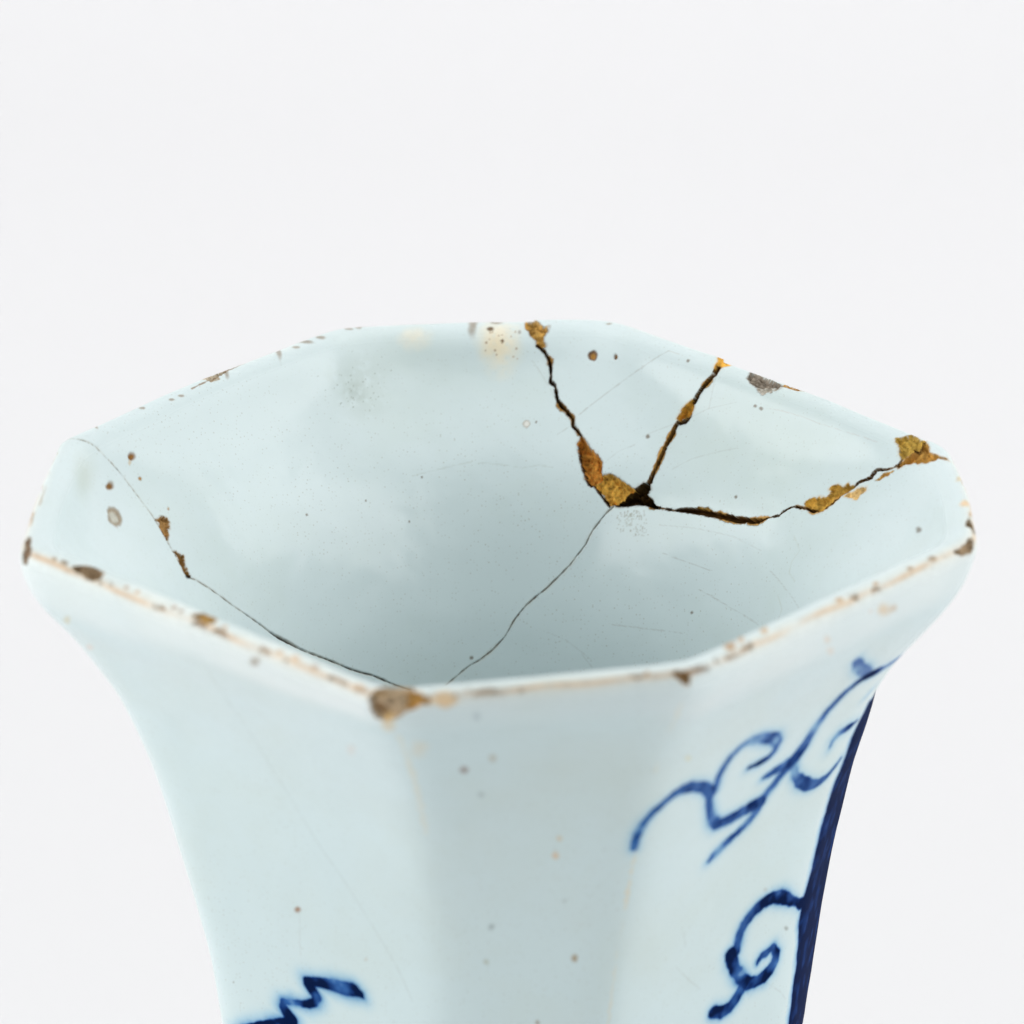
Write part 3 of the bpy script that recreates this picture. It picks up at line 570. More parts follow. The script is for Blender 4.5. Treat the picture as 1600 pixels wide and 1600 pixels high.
spot(0, (2.2795, -0.4509), (-382.8, 94.5, -131.7, -978.5), srgb(140, 138, 118), cover=.42, soft=.9, seed=117)
spot(0, (2.3061, -0.4204), (-261.1, 65.2, -80.7, -616.6), srgb(140, 138, 118), cover=.42, soft=.9, seed=118)
spot(0, (2.2935, -0.4156), (-228.1, 59.4, -78.0, -578.7), srgb(140, 138, 118), cover=.42, soft=.9, seed=119)
spot(0, (2.2984, -0.4146), (-559.5, 144.2, -103.5, -775.6), srgb(140, 138, 118), cover=.42, soft=.9, seed=120)
spot(0, (2.2720, -0.4149), (-569.4, 154.7, -75.9, -541.4), srgb(140, 138, 118), cover=.42, soft=.9, seed=121)
spot(0, (2.2864, -0.4534), (-496.1, 120.9, -69.4, -521.6), srgb(140, 138, 118), cover=.42, soft=.9, seed=122)
spot(0, (2.2638, -0.4249), (-224.9, 60.3, -77.2, -546.7), srgb(140, 138, 118), cover=.42, soft=.9, seed=123)
spot(0, (2.2929, -0.4289), (-571.6, 142.9, -77.2, -579.0), srgb(140, 138, 118), cover=.42, soft=.9, seed=124)
spot(0, (2.2876, -0.4489), (-248.2, 60.5, -71.3, -536.6), srgb(140, 138, 118), cover=.42, soft=.9, seed=125)
spot(0, (2.3059, -0.4240), (-431.3, 106.3, -96.1, -736.5), srgb(140, 138, 118), cover=.42, soft=.9, seed=126)
spot(0, (2.2887, -0.4481), (-484.1, 118.0, -121.5, -914.8), srgb(140, 138, 118), cover=.42, soft=.9, seed=127)
spot(0, (2.2536, -0.4302), (-223.2, 60.0, -84.1, -587.0), srgb(140, 138, 118), cover=.42, soft=.9, seed=128)
spot(0, (2.2541, -0.4341), (-255.4, 68.3, -62.3, -435.8), srgb(140, 138, 118), cover=.42, soft=.9, seed=129)
spot(0, (2.2825, -0.4139), (-448.5, 119.3, -54.9, -399.5), srgb(140, 138, 118), cover=.42, soft=.9, seed=130)
spot(0, (2.2512, -0.4454), (-379.1, 99.8, -66.4, -466.2), srgb(140, 138, 118), cover=.42, soft=.9, seed=131)
spot(0, (2.2598, -0.4344), (-251.3, 66.5, -73.8, -521.1), srgb(140, 138, 118), cover=.42, soft=.9, seed=132)
spot(0, (2.2673, -0.4373), (-412.3, 106.4, -53.5, -384.7), srgb(140, 138, 118), cover=.42, soft=.9, seed=133)
spot(0, (2.2577, -0.4096), (-228.4, 65.0, -54.4, -375.9), srgb(140, 138, 118), cover=.42, soft=.9, seed=134)
spot(0, (2.2736, -0.4106), (-240.4, 66.3, -115.1, -818.5), srgb(140, 138, 118), cover=.42, soft=.9, seed=135)
spot(0, (2.2503, -0.4341), (-544.4, 147.0, -111.2, -770.7), srgb(140, 138, 118), cover=.42, soft=.9, seed=136)
spot(0, (2.2696, -0.4326), (-264.8, 68.6, -53.3, -383.8), srgb(140, 138, 118), cover=.42, soft=.9, seed=137)
spot(0, (2.2984, -0.4122), (-237.6, 61.7, -130.7, -978.3), srgb(140, 138, 118), cover=.42, soft=.9, seed=138)
spot(0, (2.2616, -0.4119), (-254.9, 71.2, -60.9, -425.2), srgb(140, 138, 118), cover=.42, soft=.9, seed=139)
spot(0, (2.2565, -0.4299), (-240.4, 64.3, -105.2, -737.7), srgb(140, 138, 118), cover=.42, soft=.9, seed=140)
spot(0, (2.2703, -0.4224), (-240.0, 64.1, -60.0, -427.9), srgb(140, 138, 118), cover=.42, soft=.9, seed=141)
spot(0, (2.2791, -0.4321), (-579.0, 148.6, -129.0, -940.1), srgb(140, 138, 118), cover=.42, soft=.9, seed=142)
spot(0, (2.2727, -0.4296), (-243.8, 63.6, -67.6, -487.1), srgb(140, 138, 118), cover=.42, soft=.9, seed=143)
spot(0, (2.2990, -0.4277), (-262.7, 65.0, -69.5, -526.1), srgb(140, 138, 118), cover=.42, soft=.9, seed=144)
spot(0, (2.3012, -0.4484), (-249.4, 59.2, -112.6, -869.6), srgb(140, 138, 118), cover=.42, soft=.9, seed=145)
spot(0, (2.2767, -0.4255), (-258.1, 67.0, -89.4, -649.3), srgb(140, 138, 118), cover=.42, soft=.9, seed=146)
spot(0, (2.2925, -0.4322), (-228.5, 56.8, -114.1, -857.1), srgb(140, 138, 118), cover=.42, soft=.9, seed=147)
spot(0, (2.2977, -0.4386), (-240.5, 58.3, -69.6, -530.6), srgb(140, 138, 118), cover=.42, soft=.9, seed=148)
spot(0, (2.2777, -0.4462), (-257.9, 64.4, -121.1, -891.8), srgb(140, 138, 118), cover=.42, soft=.9, seed=149)
spot(0, (2.2026, -0.4142), (-394.7, 122.3, -64.2, -406.0), srgb(140, 138, 118), cover=.42, soft=.9, seed=150)
spot(0, (2.2243, -0.4455), (-461.5, 128.3, -59.1, -395.4), srgb(140, 138, 118), cover=.42, soft=.9, seed=151)
spot(0, (2.2480, -0.4190), (-327.3, 92.1, -92.0, -628.3), srgb(140, 138, 118), cover=.42, soft=.9, seed=152)
spot(0, (2.2152, -0.4490), (-266.6, 74.8, -147.5, -977.7), srgb(140, 138, 118), cover=.42, soft=.9, seed=153)
spot(0, (2.2345, -0.4353), (-326.1, 90.3, -65.8, -444.4), srgb(140, 138, 118), cover=.42, soft=.9, seed=154)
spot(0, (2.2294, -0.4128), (-425.1, 126.6, -61.4, -404.3), srgb(140, 138, 118), cover=.42, soft=.9, seed=155)
spot(0, (2.2289, -0.4447), (-221.1, 60.9, -70.6, -476.6), srgb(140, 138, 118), cover=.42, soft=.9, seed=156)
spot(0, (2.2102, -0.4346), (-387.2, 112.5, -59.3, -384.8), srgb(140, 138, 118), cover=.42, soft=.9, seed=157)
spot(0, (2.2200, -0.4501), (-388.3, 108.4, -59.6, -397.0), srgb(140, 138, 118), cover=.42, soft=.9, seed=158)
spot(0, (2.2031, -0.4336), (-337.9, 99.6, -123.9, -794.5), srgb(140, 138, 118), cover=.42, soft=.9, seed=159)
spot(0, (2.2074, -0.4227), (-279.9, 84.5, -125.9, -803.9), srgb(140, 138, 118), cover=.42, soft=.9, seed=160)
spot(0, (2.2540, -0.4197), (-253.7, 70.3, -110.0, -761.9), srgb(140, 138, 118), cover=.42, soft=.9, seed=161)
spot(0, (2.1989, -0.4218), (-300.1, 91.9, -97.7, -616.3), srgb(140, 138, 118), cover=.42, soft=.9, seed=162)
spot(0, (2.2205, -0.4123), (-356.7, 107.7, -58.5, -380.3), srgb(140, 138, 118), cover=.42, soft=.9, seed=163)
spot(0, (2.2417, -0.4414), (-383.2, 103.7, -95.1, -653.5), srgb(140, 138, 118), cover=.42, soft=.9, seed=164)
spot(0, (2.2593, -0.4147), (-231.3, 64.4, -59.0, -410.8), srgb(140, 138, 118), cover=.42, soft=.9, seed=165)
spot(0, (2.1996, -0.4421), (-224.3, 65.4, -120.5, -774.8), srgb(140, 138, 118), cover=.42, soft=.9, seed=166)
spot(0, (2.2176, -0.4304), (-301.0, 86.7, -57.7, -378.9), srgb(140, 138, 118), cover=.42, soft=.9, seed=167)
spot(0, (2.2002, -0.4497), (-490.7, 141.7, -72.0, -465.4), srgb(140, 138, 118), cover=.42, soft=.9, seed=168)
spot(0, (2.2086, -0.4406), (-287.9, 83.0, -62.6, -406.7), srgb(140, 138, 118), cover=.42, soft=.9, seed=169)
spot(0, (2.2304, -0.4524), (-349.7, 95.0, -71.6, -487.8), srgb(140, 138, 118), cover=.42, soft=.9, seed=170)
spot(0, (2.1948, -0.4365), (-386.7, 115.1, -111.3, -706.1), srgb(140, 138, 118), cover=.42, soft=.9, seed=171)
spot(0, (2.2325, -0.4388), (-220.4, 61.1, -57.7, -389.3), srgb(140, 138, 118), cover=.42, soft=.9, seed=172)
spot(0, (2.2306, -0.4280), (-249.7, 70.6, -99.5, -666.0), srgb(140, 138, 118), cover=.42, soft=.9, seed=173)
spot(0, (2.2348, -0.4108), (-460.3, 136.8, -77.7, -515.5), srgb(140, 138, 118), cover=.42, soft=.9, seed=174)
spot(0, (2.2091, -0.4346), (-366.1, 106.9, -58.0, -375.1), srgb(140, 138, 118), cover=.42, soft=.9, seed=175)
spot(0, (2.2195, -0.4150), (-539.1, 162.4, -57.2, -370.9), srgb(140, 138, 118), cover=.42, soft=.9, seed=176)
spot(0, (2.1860, -0.4452), (-288.8, 86.3, -101.8, -640.6), srgb(140, 138, 118), cover=.42, soft=.9, seed=177)
spot(0, (2.2521, -0.4246), (-437.3, 120.2, -55.4, -383.2), srgb(140, 138, 118), cover=.42, soft=.9, seed=178)
spot(0, (2.1941, -0.4399), (-470.3, 139.5, -110.2, -698.9), srgb(140, 138, 118), cover=.42, soft=.9, seed=179)
spot(0, (2.2304, -0.4533), (-463.1, 126.4, -61.9, -419.7), srgb(140, 138, 118), cover=.42, soft=.9, seed=180)
spot(0, (2.2108, -0.4318), (-225.3, 65.8, -105.1, -681.0), srgb(140, 138, 118), cover=.42, soft=.9, seed=181)
spot(0, (2.2258, -0.4161), (-516.6, 152.2, -142.8, -939.6), srgb(140, 138, 118), cover=.42, soft=.9, seed=182)
spot(0, (2.2395, -0.4165), (-546.7, 157.3, -54.6, -367.3), srgb(140, 138, 118), cover=.42, soft=.9, seed=183)
spot(0, (2.2318, -0.4508), (-269.5, 73.4, -64.5, -438.7), srgb(140, 138, 118), cover=.42, soft=.9, seed=184)
spot(0, (2.2072, -0.4500), (-235.4, 67.3, -67.7, -441.4), srgb(140, 138, 118), cover=.42, soft=.9, seed=185)
spot(0, (2.2167, -0.4395), (-265.1, 75.3, -77.0, -507.1), srgb(140, 138, 118), cover=.42, soft=.9, seed=186)
spot(0, (2.2272, -0.4161), (-246.1, 72.5, -82.3, -541.4), srgb(140, 138, 118), cover=.42, soft=.9, seed=187)
spot(0, (2.2547, -0.4209), (-242.0, 66.6, -99.6, -690.5), srgb(140, 138, 118), cover=.42, soft=.9, seed=188)
spot(0, (2.2277, -0.4406), (-240.4, 67.0, -94.5, -632.4), srgb(140, 138, 118), cover=.42, soft=.9, seed=189)
spot(0, (2.2571, -0.4081), (-581.5, 166.8, -57.7, -398.0), srgb(140, 138, 118), cover=.42, soft=.9, seed=190)
spot(0, (2.2817, -0.4192), (-483.0, 126.6, -107.7, -786.1), srgb(140, 138, 118), cover=.42, soft=.9, seed=191)
spot(0, (2.2222, -0.4086), (-432.3, 132.7, -78.5, -508.8), srgb(140, 138, 118), cover=.42, soft=.9, seed=192)
spot(0, (2.2495, -0.4112), (-460.8, 132.0, -60.3, -411.7), srgb(140, 138, 118), cover=.42, soft=.9, seed=193)
spot(0, (2.2120, -0.4053), (-233.9, 73.8, -59.7, -380.0), srgb(140, 138, 118), cover=.42, soft=.9, seed=194)
spot(0, (2.2560, -0.4140), (-250.0, 70.0, -71.5, -495.8), srgb(140, 138, 118), cover=.42, soft=.9, seed=195)
spot(0, (2.2766, -0.4137), (-238.0, 64.0, -90.9, -654.9), srgb(140, 138, 118), cover=.42, soft=.9, seed=196)
spot(0, (2.2365, -0.4118), (-298.3, 87.5, -139.8, -933.2), srgb(140, 138, 118), cover=.42, soft=.9, seed=197)
spot(0, (2.2402, -0.4032), (-246.2, 74.4, -69.9, -465.9), srgb(140, 138, 118), cover=.42, soft=.9, seed=198)
spot(0, (2.2610, -0.4154), (-293.4, 81.7, -90.4, -629.3), srgb(140, 138, 118), cover=.42, soft=.9, seed=199)
spot(0, (2.2229, -0.4097), (-238.6, 72.3, -60.5, -394.3), srgb(140, 138, 118), cover=.42, soft=.9, seed=200)
spot(0, (2.2364, -0.4090), (-297.5, 88.0, -78.3, -521.7), srgb(140, 138, 118), cover=.42, soft=.9, seed=201)
spot(0, (2.2142, -0.4006), (-530.9, 169.7, -70.0, -446.1), srgb(140, 138, 118), cover=.42, soft=.9, seed=202)
spot(0, (2.2486, -0.4086), (-300.1, 86.6, -102.2, -696.4), srgb(140, 138, 118), cover=.42, soft=.9, seed=203)
spot(0, (2.2719, -0.4052), (-261.6, 73.5, -55.1, -390.5), srgb(140, 138, 118), cover=.42, soft=.9, seed=204)
spot(0, (2.2361, -0.4006), (-227.3, 69.6, -62.2, -411.5), srgb(140, 138, 118), cover=.42, soft=.9, seed=205)
spot(0, (2.2500, -0.4010), (-249.5, 74.6, -71.1, -481.7), srgb(140, 138, 118), cover=.42, soft=.9, seed=206)
spot(0, (2.2418, -0.4000), (-270.1, 81.9, -140.8, -940.2), srgb(140, 138, 118), cover=.42, soft=.9, seed=207)
spot(0, (2.2517, -0.4033), (-377.4, 111.3, -57.9, -394.4), srgb(140, 138, 118), cover=.42, soft=.9, seed=208)
spot(0, (2.2294, -0.4096), (-400.2, 120.1, -90.5, -595.5), srgb(140, 138, 118), cover=.42, soft=.9, seed=209)
spot(0, (2.2430, -0.4004), (-357.1, 108.3, -55.8, -372.7), srgb(140, 138, 118), cover=.42, soft=.9, seed=210)
spot(0, (2.2288, -0.4102), (-399.9, 120.0, -69.1, -454.2), srgb(140, 138, 118), cover=.42, soft=.9, seed=211)
spot(0, (2.2270, -0.4076), (-345.7, 105.1, -116.7, -763.3), srgb(140, 138, 118), cover=.42, soft=.9, seed=212)
spot(0, (2.2820, -0.4182), (-234.6, 61.5, -92.8, -677.0), srgb(140, 138, 118), cover=.42, soft=.9, seed=213)
spot(0, (2.2306, -0.4039), (-292.2, 88.8, -61.7, -406.5), srgb(140, 138, 118), cover=.42, soft=.9, seed=214)
spot(0, (2.2611, -0.4115), (-423.1, 118.2, -76.0, -530.8), srgb(140, 138, 118), cover=.42, soft=.9, seed=215)
spot(0, (2.2835, -0.4095), (-410.2, 110.9, -53.7, -389.0), srgb(140, 138, 118), cover=.42, soft=.9, seed=216)
spot(0, (2.2742, -0.4153), (-530.8, 143.4, -51.7, -370.6), srgb(140, 138, 118), cover=.42, soft=.9, seed=217)
spot(0, (2.2743, -0.4058), (-449.5, 125.6, -54.0, -384.2), srgb(140, 138, 118), cover=.42, soft=.9, seed=218)
spot(0, (2.2349, -0.4115), (-325.9, 96.1, -124.9, -830.1), srgb(140, 138, 118), cover=.42, soft=.9, seed=219)
spot(0, (2.2603, -0.4090), (-225.8, 63.9, -111.6, -774.9), srgb(140, 138, 118), cover=.42, soft=.9, seed=220)
spot(0, (2.2658, -0.4153), (-508.9, 140.3, -53.1, -373.7), srgb(140, 138, 118), cover=.42, soft=.9, seed=221)
spot(0, (2.2631, -0.4110), (-285.5, 79.7, -55.8, -389.8), srgb(140, 138, 118), cover=.42, soft=.9, seed=222)
spot(0, (2.2780, -0.4171), (-466.1, 124.3, -61.9, -446.8), srgb(140, 138, 118), cover=.42, soft=.9, seed=223)
spot(0, (2.2818, -0.4165), (-465.5, 122.9, -101.2, -737.1), srgb(140, 138, 118), cover=.42, soft=.9, seed=224)
spot(0, (2.2829, -0.4103), (-391.7, 105.9, -51.3, -372.0), srgb(140, 138, 118), cover=.42, soft=.9, seed=225)
spot(0, (2.2415, -0.4049), (-225.4, 67.2, -114.6, -768.2), srgb(140, 138, 118), cover=.42, soft=.9, seed=226)
spot(0, (2.2675, -0.4172), (-231.1, 62.9, -64.8, -458.3), srgb(140, 138, 118), cover=.42, soft=.9, seed=227)
spot(0, (2.2161, -0.3966), (-238.1, 77.1, -70.5, -449.7), srgb(140, 138, 118), cover=.42, soft=.9, seed=228)
spot(0, (2.2351, -0.4108), (-513.7, 152.7, -111.5, -739.7), srgb(140, 138, 118), cover=.42, soft=.9, seed=229)
spot(0, (3.0810, -0.1797), (-474.7, -195.2, 82.3, -654.3), srgb(110, 116, 96), cover=.55, seed=240)
spot(0, (3.1748, -0.1782), (-376.3, -182.6, 94.4, -564.8), srgb(110, 116, 96), cover=.55, seed=241)
spot(0, (3.0808, -0.1566), (-612.1, -236.4, 103.0, -793.8), srgb(110, 116, 96), cover=.55, seed=242)
spot(0, (3.1306, -0.1355), (-442.7, -178.5, 116.0, -712.2), srgb(110, 116, 96), cover=.55, seed=243)
spot(0, (3.1717, -0.1764), (-356.6, -171.4, 139.1, -832.8), srgb(110, 116, 96), cover=.55, seed=244)
spot(0, (3.2187, -0.2036), (-554.2, -296.5, 170.5, -973.6), srgb(110, 116, 96), cover=.55, seed=245)
spot(0, (3.0951, -0.2048), (-410.7, -182.0, 67.2, -529.8), srgb(110, 116, 96), cover=.55, seed=246)
spot(0, (3.1199, -0.1469), (-554.3, -226.3, 86.2, -563.8), srgb(110, 116, 96), cover=.55, seed=247)
spot(0, (3.1309, -0.1561), (-520.4, -222.6, 104.0, -668.2), srgb(110, 116, 96), cover=.55, seed=248)
spot(0, (3.1496, -0.1696), (-619.3, -284.4, 153.6, -961.4), srgb(110, 116, 96), cover=.55, seed=249)
spot(0, (3.0719, -0.1009), (-551.4, -174.7, 107.3, -815.6), srgb(110, 116, 96), cover=.55, seed=250)
spot(0, (3.1393, -0.1828), (-372.1, -173.2, 102.0, -677.3), srgb(110, 116, 96), cover=.55, seed=251)
spot(0, (3.0468, -0.1500), (-654.8, -225.3, 70.1, -604.2), srgb(110, 116, 96), cover=.55, seed=252)
spot(0, (3.1490, -0.1156), (-411.2, -155.7, 167.3, -902.7), srgb(110, 116, 96), cover=.55, seed=253)
spot(0, (3.1960, -0.1563), (-603.4, -274.7, 173.3, -921.7), srgb(110, 116, 96), cover=.55, seed=254)
spot(0, (3.0991, -0.1736), (-504.6, -215.8, 103.1, -762.5), srgb(110, 116, 96), cover=.55, seed=255)
spot(0, (3.1198, -0.1319), (-540.3, -211.2, 89.8, -569.2), srgb(110, 116, 96), cover=.55, seed=256)
spot(0, (3.2169, -0.1047), (-346.3, -122.4, 167.0, -694.8), srgb(110, 116, 96), cover=.55, seed=257)
spot(0, (3.1506, -0.1762), (-454.6, -212.6, 114.7, -729.8), srgb(110, 116, 96), cover=.55, seed=258)
spot(0, (3.0795, -0.1362), (-513.4, -186.8, 114.0, -859.3), srgb(110, 116, 96), cover=.55, seed=259)
spot(0, (3.0490, -0.1268), (-396.1, -125.5, 97.3, -828.0), srgb(110, 116, 96), cover=.55, seed=260)
spot(0, (3.1060, -0.1056), (-705.8, -249.3, 79.8, -504.5), srgb(110, 116, 96), cover=.55, seed=261)
spot(0, (3.0886, -0.1418), (-384.1, -145.2, 73.9, -541.7), srgb(110, 116, 96), cover=.55, seed=262)
spot(0, (3.1444, -0.1175), (-563.1, -214.6, 159.5, -877.7), srgb(110, 116, 96), cover=.55, seed=263)
spot(0, (3.2070, -0.1415), (-563.9, -243.3, 129.2, -638.1), srgb(110, 116, 96), cover=.55, seed=264)
spot(0, (3.1406, -0.1912), (-358.1, -170.4, 79.1, -536.2), srgb(110, 116, 96), cover=.55, seed=265)
spot(0, (3.1307, -0.1773), (-708.1, -321.8, 97.1, -654.2), srgb(110, 116, 96), cover=.55, seed=266)
spot(0, (3.0353, -0.1070), (-761.1, -209.7, 68.7, -636.2), srgb(110, 116, 96), cover=.55, seed=267)
spot(0, (3.0680, -0.1699), (-390.9, -151.8, 95.1, -778.4), srgb(110, 116, 96), cover=.55, seed=268)
spot(0, (3.0202, -0.0902), (-465.9, -109.4, 68.6, -729.1), srgb(110, 116, 96), cover=.55, seed=269)
spot(0, (3.0037, -0.1245), (-414.1, -104.7, 87.0, -921.7), srgb(110, 116, 96), cover=.55, seed=270)
spot(0, (3.0667, -0.1547), (-498.1, -185.4, 85.6, -690.1), srgb(110, 116, 96), cover=.55, seed=271)
spot(0, (3.0583, -0.1798), (-448.3, -173.3, 72.8, -618.6), srgb(110, 116, 96), cover=.55, seed=272)
spot(0, (3.1660, -0.1363), (-413.7, -172.5, 164.2, -890.3), srgb(110, 116, 96), cover=.55, seed=273)
spot(0, (3.1325, -0.1516), (-649.4, -273.6, 86.9, -552.0), srgb(110, 116, 96), cover=.55, seed=274)
spot(0, (3.1362, -0.1703), (-555.8, -250.4, 95.8, -625.5), srgb(110, 116, 96), cover=.55, seed=275)
spot(0, (3.0671, -0.1845), (-690.7, -276.7, 62.3, -518.2), srgb(110, 116, 96), cover=.55, seed=276)
spot(0, (3.0781, -0.1972), (-468.8, -198.9, 87.7, -720.1), srgb(110, 116, 96), cover=.55, seed=277)
spot(0, (3.1326, -0.1733), (-404.5, -181.8, 97.9, -653.2), srgb(110, 116, 96), cover=.55, seed=278)
spot(0, (3.1392, -0.1381), (-439.5, -180.3, 136.6, -818.4), srgb(110, 116, 96), cover=.55, seed=279)
spot(0, (3.1782, -0.1421), (-449.2, -191.8, 112.9, -600.7), srgb(110, 116, 96), cover=.55, seed=280)
spot(0, (3.1310, -0.1359), (-367.4, -148.1, 92.6, -568.5), srgb(110, 116, 96), cover=.55, seed=281)
spot(0, (3.0952, -0.0669), (-525.1, -186.3, 103.7, -664.1), srgb(110, 116, 96), cover=.55, seed=282)
spot(0, (3.1305, -0.1714), (-547.3, -245.9, 113.4, -756.8), srgb(110, 116, 96), cover=.55, seed=283)
spot(0, (3.1058, -0.1840), (-555.4, -245.2, 100.0, -738.5), srgb(110, 116, 96), cover=.55, seed=284)
spot(0, (3.1184, -0.1226), (-392.1, -146.9, 83.6, -523.5), srgb(110, 116, 96), cover=.55, seed=285)
spot(0, (3.4205, -0.3793), (-162.7, -107.6, 56.2, -297.0), srgb(112, 92, 70), cover=.8, seed=300)
spot(0, (1.9185, -0.3043), (-139.5, 105.1, -56.2, -233.7), srgb(112, 92, 70), cover=.8, seed=301)
spot(0, (2.8405, -0.7672), (-118.3, -2.9, 7.2, -215.6), srgb(112, 92, 70), cover=.8, seed=302)
spot(0, (1.9581, -0.5839), (-132.5, 49.4, -50.1, -256.9), srgb(112, 92, 70), cover=.8, seed=303)
spot(0, (2.9793, -0.3562), (-250.7, -62.5, 32.8, -401.5), srgb(112, 92, 70), cover=.8, seed=304)
spot(0, (3.0483, -0.4473), (-227.1, -58.7, 37.5, -391.6), srgb(112, 92, 70), cover=.8, seed=305)
spot(0, (3.1915, -0.3848), (-246.6, -104.3, 56.0, -422.2), srgb(112, 92, 70), cover=.8, seed=306)
spot(0, (2.6167, -0.2493), (-290.4, 46.0, -20.2, -415.1), srgb(112, 92, 70), cover=.8, seed=307)
spot(0, (1.9568, -0.0936), (-145.9, 54.5, -55.8, -166.6), srgb(112, 92, 70), cover=.8, seed=308)
spot(0, (1.9762, -0.0926), (-182.8, 66.4, -69.2, -208.6), srgb(112, 92, 70), cover=.8, seed=309)
spot(0, (2.2656, -0.2421), (-139.1, 64.7, -36.3, -212.0), srgb(112, 92, 70), cover=.8, seed=310)
spot(0, (1.1952, -0.1383), (-12.3, 92.5, -51.2, -101.0), srgb(112, 92, 70), cover=.8, seed=311)
spot(0, (2.2075, -0.0393), (-192.1, 80.4, -65.5, -198.0), srgb(112, 92, 70), cover=.8, seed=312)
spot(0, (3.0796, -0.0006), (-74.6, -28.3, 46.9, -109.0), srgb(142, 122, 100), cover=.75, seed=320)
spot(0, (3.0544, 0.0030), (-107.9, -33.1, 28.9, -75.0), srgb(142, 122, 100), cover=.75, seed=321)
spot(0, (3.2999, 0.0100), (-44.3, -38.8, 91.4, 21.3), srgb(142, 122, 100), cover=.75, seed=322)
spot(0, (3.2158, -0.0036), (-33.7, -18.8, 70.0, -93.5), srgb(142, 122, 100), cover=.75, seed=323)
spot(0, (3.1706, -0.0069), (-51.9, -27.4, 71.1, -118.7), srgb(142, 122, 100), cover=.75, seed=324)
spot(0, (3.2527, -0.0093), (-68.0, -39.2, 87.1, -153.2), srgb(142, 122, 100), cover=.75, seed=325)
spot(0, (2.7891, 0.0050), (-75.5, -4.3, 13.5, 21.8), srgb(142, 122, 100), cover=.75, seed=326)
spot(0, (2.7363, -0.0011), (-67.6, -1.4, 6.2, -132.1), srgb(142, 122, 100), cover=.75, seed=327)
spot(0, (2.4661, -0.0058), (-110.8, 31.5, -77.2, -212.1), srgb(142, 122, 100), cover=.75, seed=328)
spot(0, (3.6742, -0.0210), (-88.9, -87.7, 101.1, -184.6), srgb(142, 122, 100), cover=.75, seed=329)
spot(0, (3.6418, -0.0222), (-74.4, -70.0, 99.7, -197.8), srgb(142, 122, 100), cover=.75, seed=330)
spot(0, (3.7601, -0.0047), (-74.8, -85.7, 105.1, -75.4), srgb(142, 122, 100), cover=.75, seed=331)
spot(0, (3.9044, 0.0057), (-104.4, -147.5, 166.3, 94.5), srgb(142, 122, 100), cover=.75, seed=332)
spot(0, (3.4697, 0.0050), (-62.0, -59.1, 99.1, 32.2), srgb(142, 122, 100), cover=.75, seed=333)
spot(0, (4.6480, 0.0151), (109.3, -123.4, 61.1, 147.8), srgb(132, 100, 60), cover=.85, seed=340)
spot(0, (4.6774, 0.0137), (80.0, -87.3, 44.6, 108.1), srgb(120, 92, 60), cover=.85, seed=341)
spot(0, (4.8565, 0.0121), (112.6, -92.8, 62.8, 140.1), srgb(150, 110, 70), cover=.85, seed=342)
spot(0, (4.8890, 0.0124), (113.2, -90.1, 63.1, 142.1), srgb(186, 146, 104), cover=.85, seed=343)
spot(0, (4.9931, 0.0112), (91.7, -71.4, 51.1, 105.4), srgb(150, 112, 80), cover=.85, seed=344)
spot(0, (5.0130, 0.0135), (131.7, -91.7, 73.4, 170.6), srgb(160, 120, 84), cover=.85, seed=345)
spot(0, (5.1339, 0.0080), (116.8, -81.0, 65.0, 124.1), srgb(196, 160, 120), cover=.85, seed=346)
spot(0, (5.3818, 0.0140), (75.0, -25.2, 41.8, 104.6), srgb(158, 128, 106), cover=.85, seed=347)
spot(0, (5.3302, 0.0121), (74.3, -32.7, 41.4, 104.0), srgb(210, 176, 142), cover=.85, seed=348)
spot(0, (5.2872, 0.0127), (96.0, -45.5, 53.5, 133.0), srgb(206, 172, 136), cover=.85, seed=349)
spot(0, (5.4983, 0.0199), (55.5, -7.1, 30.6, 83.2), srgb(206, 160, 104), cover=.85, seed=350)
spot(0, (0.8337, 0.0183), (61.0, 62.4, -38.0, 100.1), srgb(128, 96, 60), cover=.85, seed=351)
spot(0, (0.7623, 0.0166), (89.2, 85.0, -55.5, 147.7), srgb(150, 116, 74), cover=.85, seed=352)
spot(0, (0.6533, 0.0148), (90.5, 85.5, -56.4, 139.4), srgb(176, 138, 92), cover=.85, seed=353)
spot(0, (0.5374, 0.0141), (63.8, 52.9, -39.7, 100.6), srgb(188, 150, 104), cover=.85, seed=354)
spot(0, (0.0008, 0.0139), (142.3, 29.0, -17.7, 162.8), srgb(170, 130, 86), cover=.85, seed=355)
spot(0, (0.2140, -0.0054), (50.5, 34.9, -31.1, 27.4), srgb(178, 136, 84), cover=.85, seed=356)
spot(0, (0.2520, -0.0112), (78.1, 56.5, -48.3, 11.7), srgb(190, 148, 98), cover=.85, seed=357)
spot(0, (0.3161, -0.0004), (68.5, 53.5, -42.5, 51.2), srgb(196, 158, 108), cover=.85, seed=358)
spot(0, (1.2802, 0.0109), (-21.8, 98.5, -71.1, 70.9), srgb(210, 196, 160), cover=.85, seed=359)
spot(0, (1.1420, 0.0072), (-5.5, 72.0, -48.5, 42.2), srgb(226, 190, 140), cover=.85, seed=360)
spot(0, (5.6813, 0.0355), (45.4, 2.5, -5.2, 48.5), srgb(220, 184, 132), cover=.85, seed=361)
spot(0, (5.5491, 0.0127), (46.4, -12.0, 21.9, 84.6), srgb(200, 158, 100), cover=.6, seed=370)
spot(0, (5.5549, 0.1131), (56.4, 15.3, 10.4, 27.7), srgb(226, 192, 130), cover=.7, soft=.8, seed=371)
spot(0, (5.6752, 0.0349), (27.3, 1.5, -10.0, 93.4), srgb(222, 186, 132), cover=.7, soft=.8, seed=372)
spot(0, (5.6954, 0.3073), (90.5, 7.8, -3.5, 67.5), srgb(134, 96, 80), cover=0.81, soft=.75, seed=380)
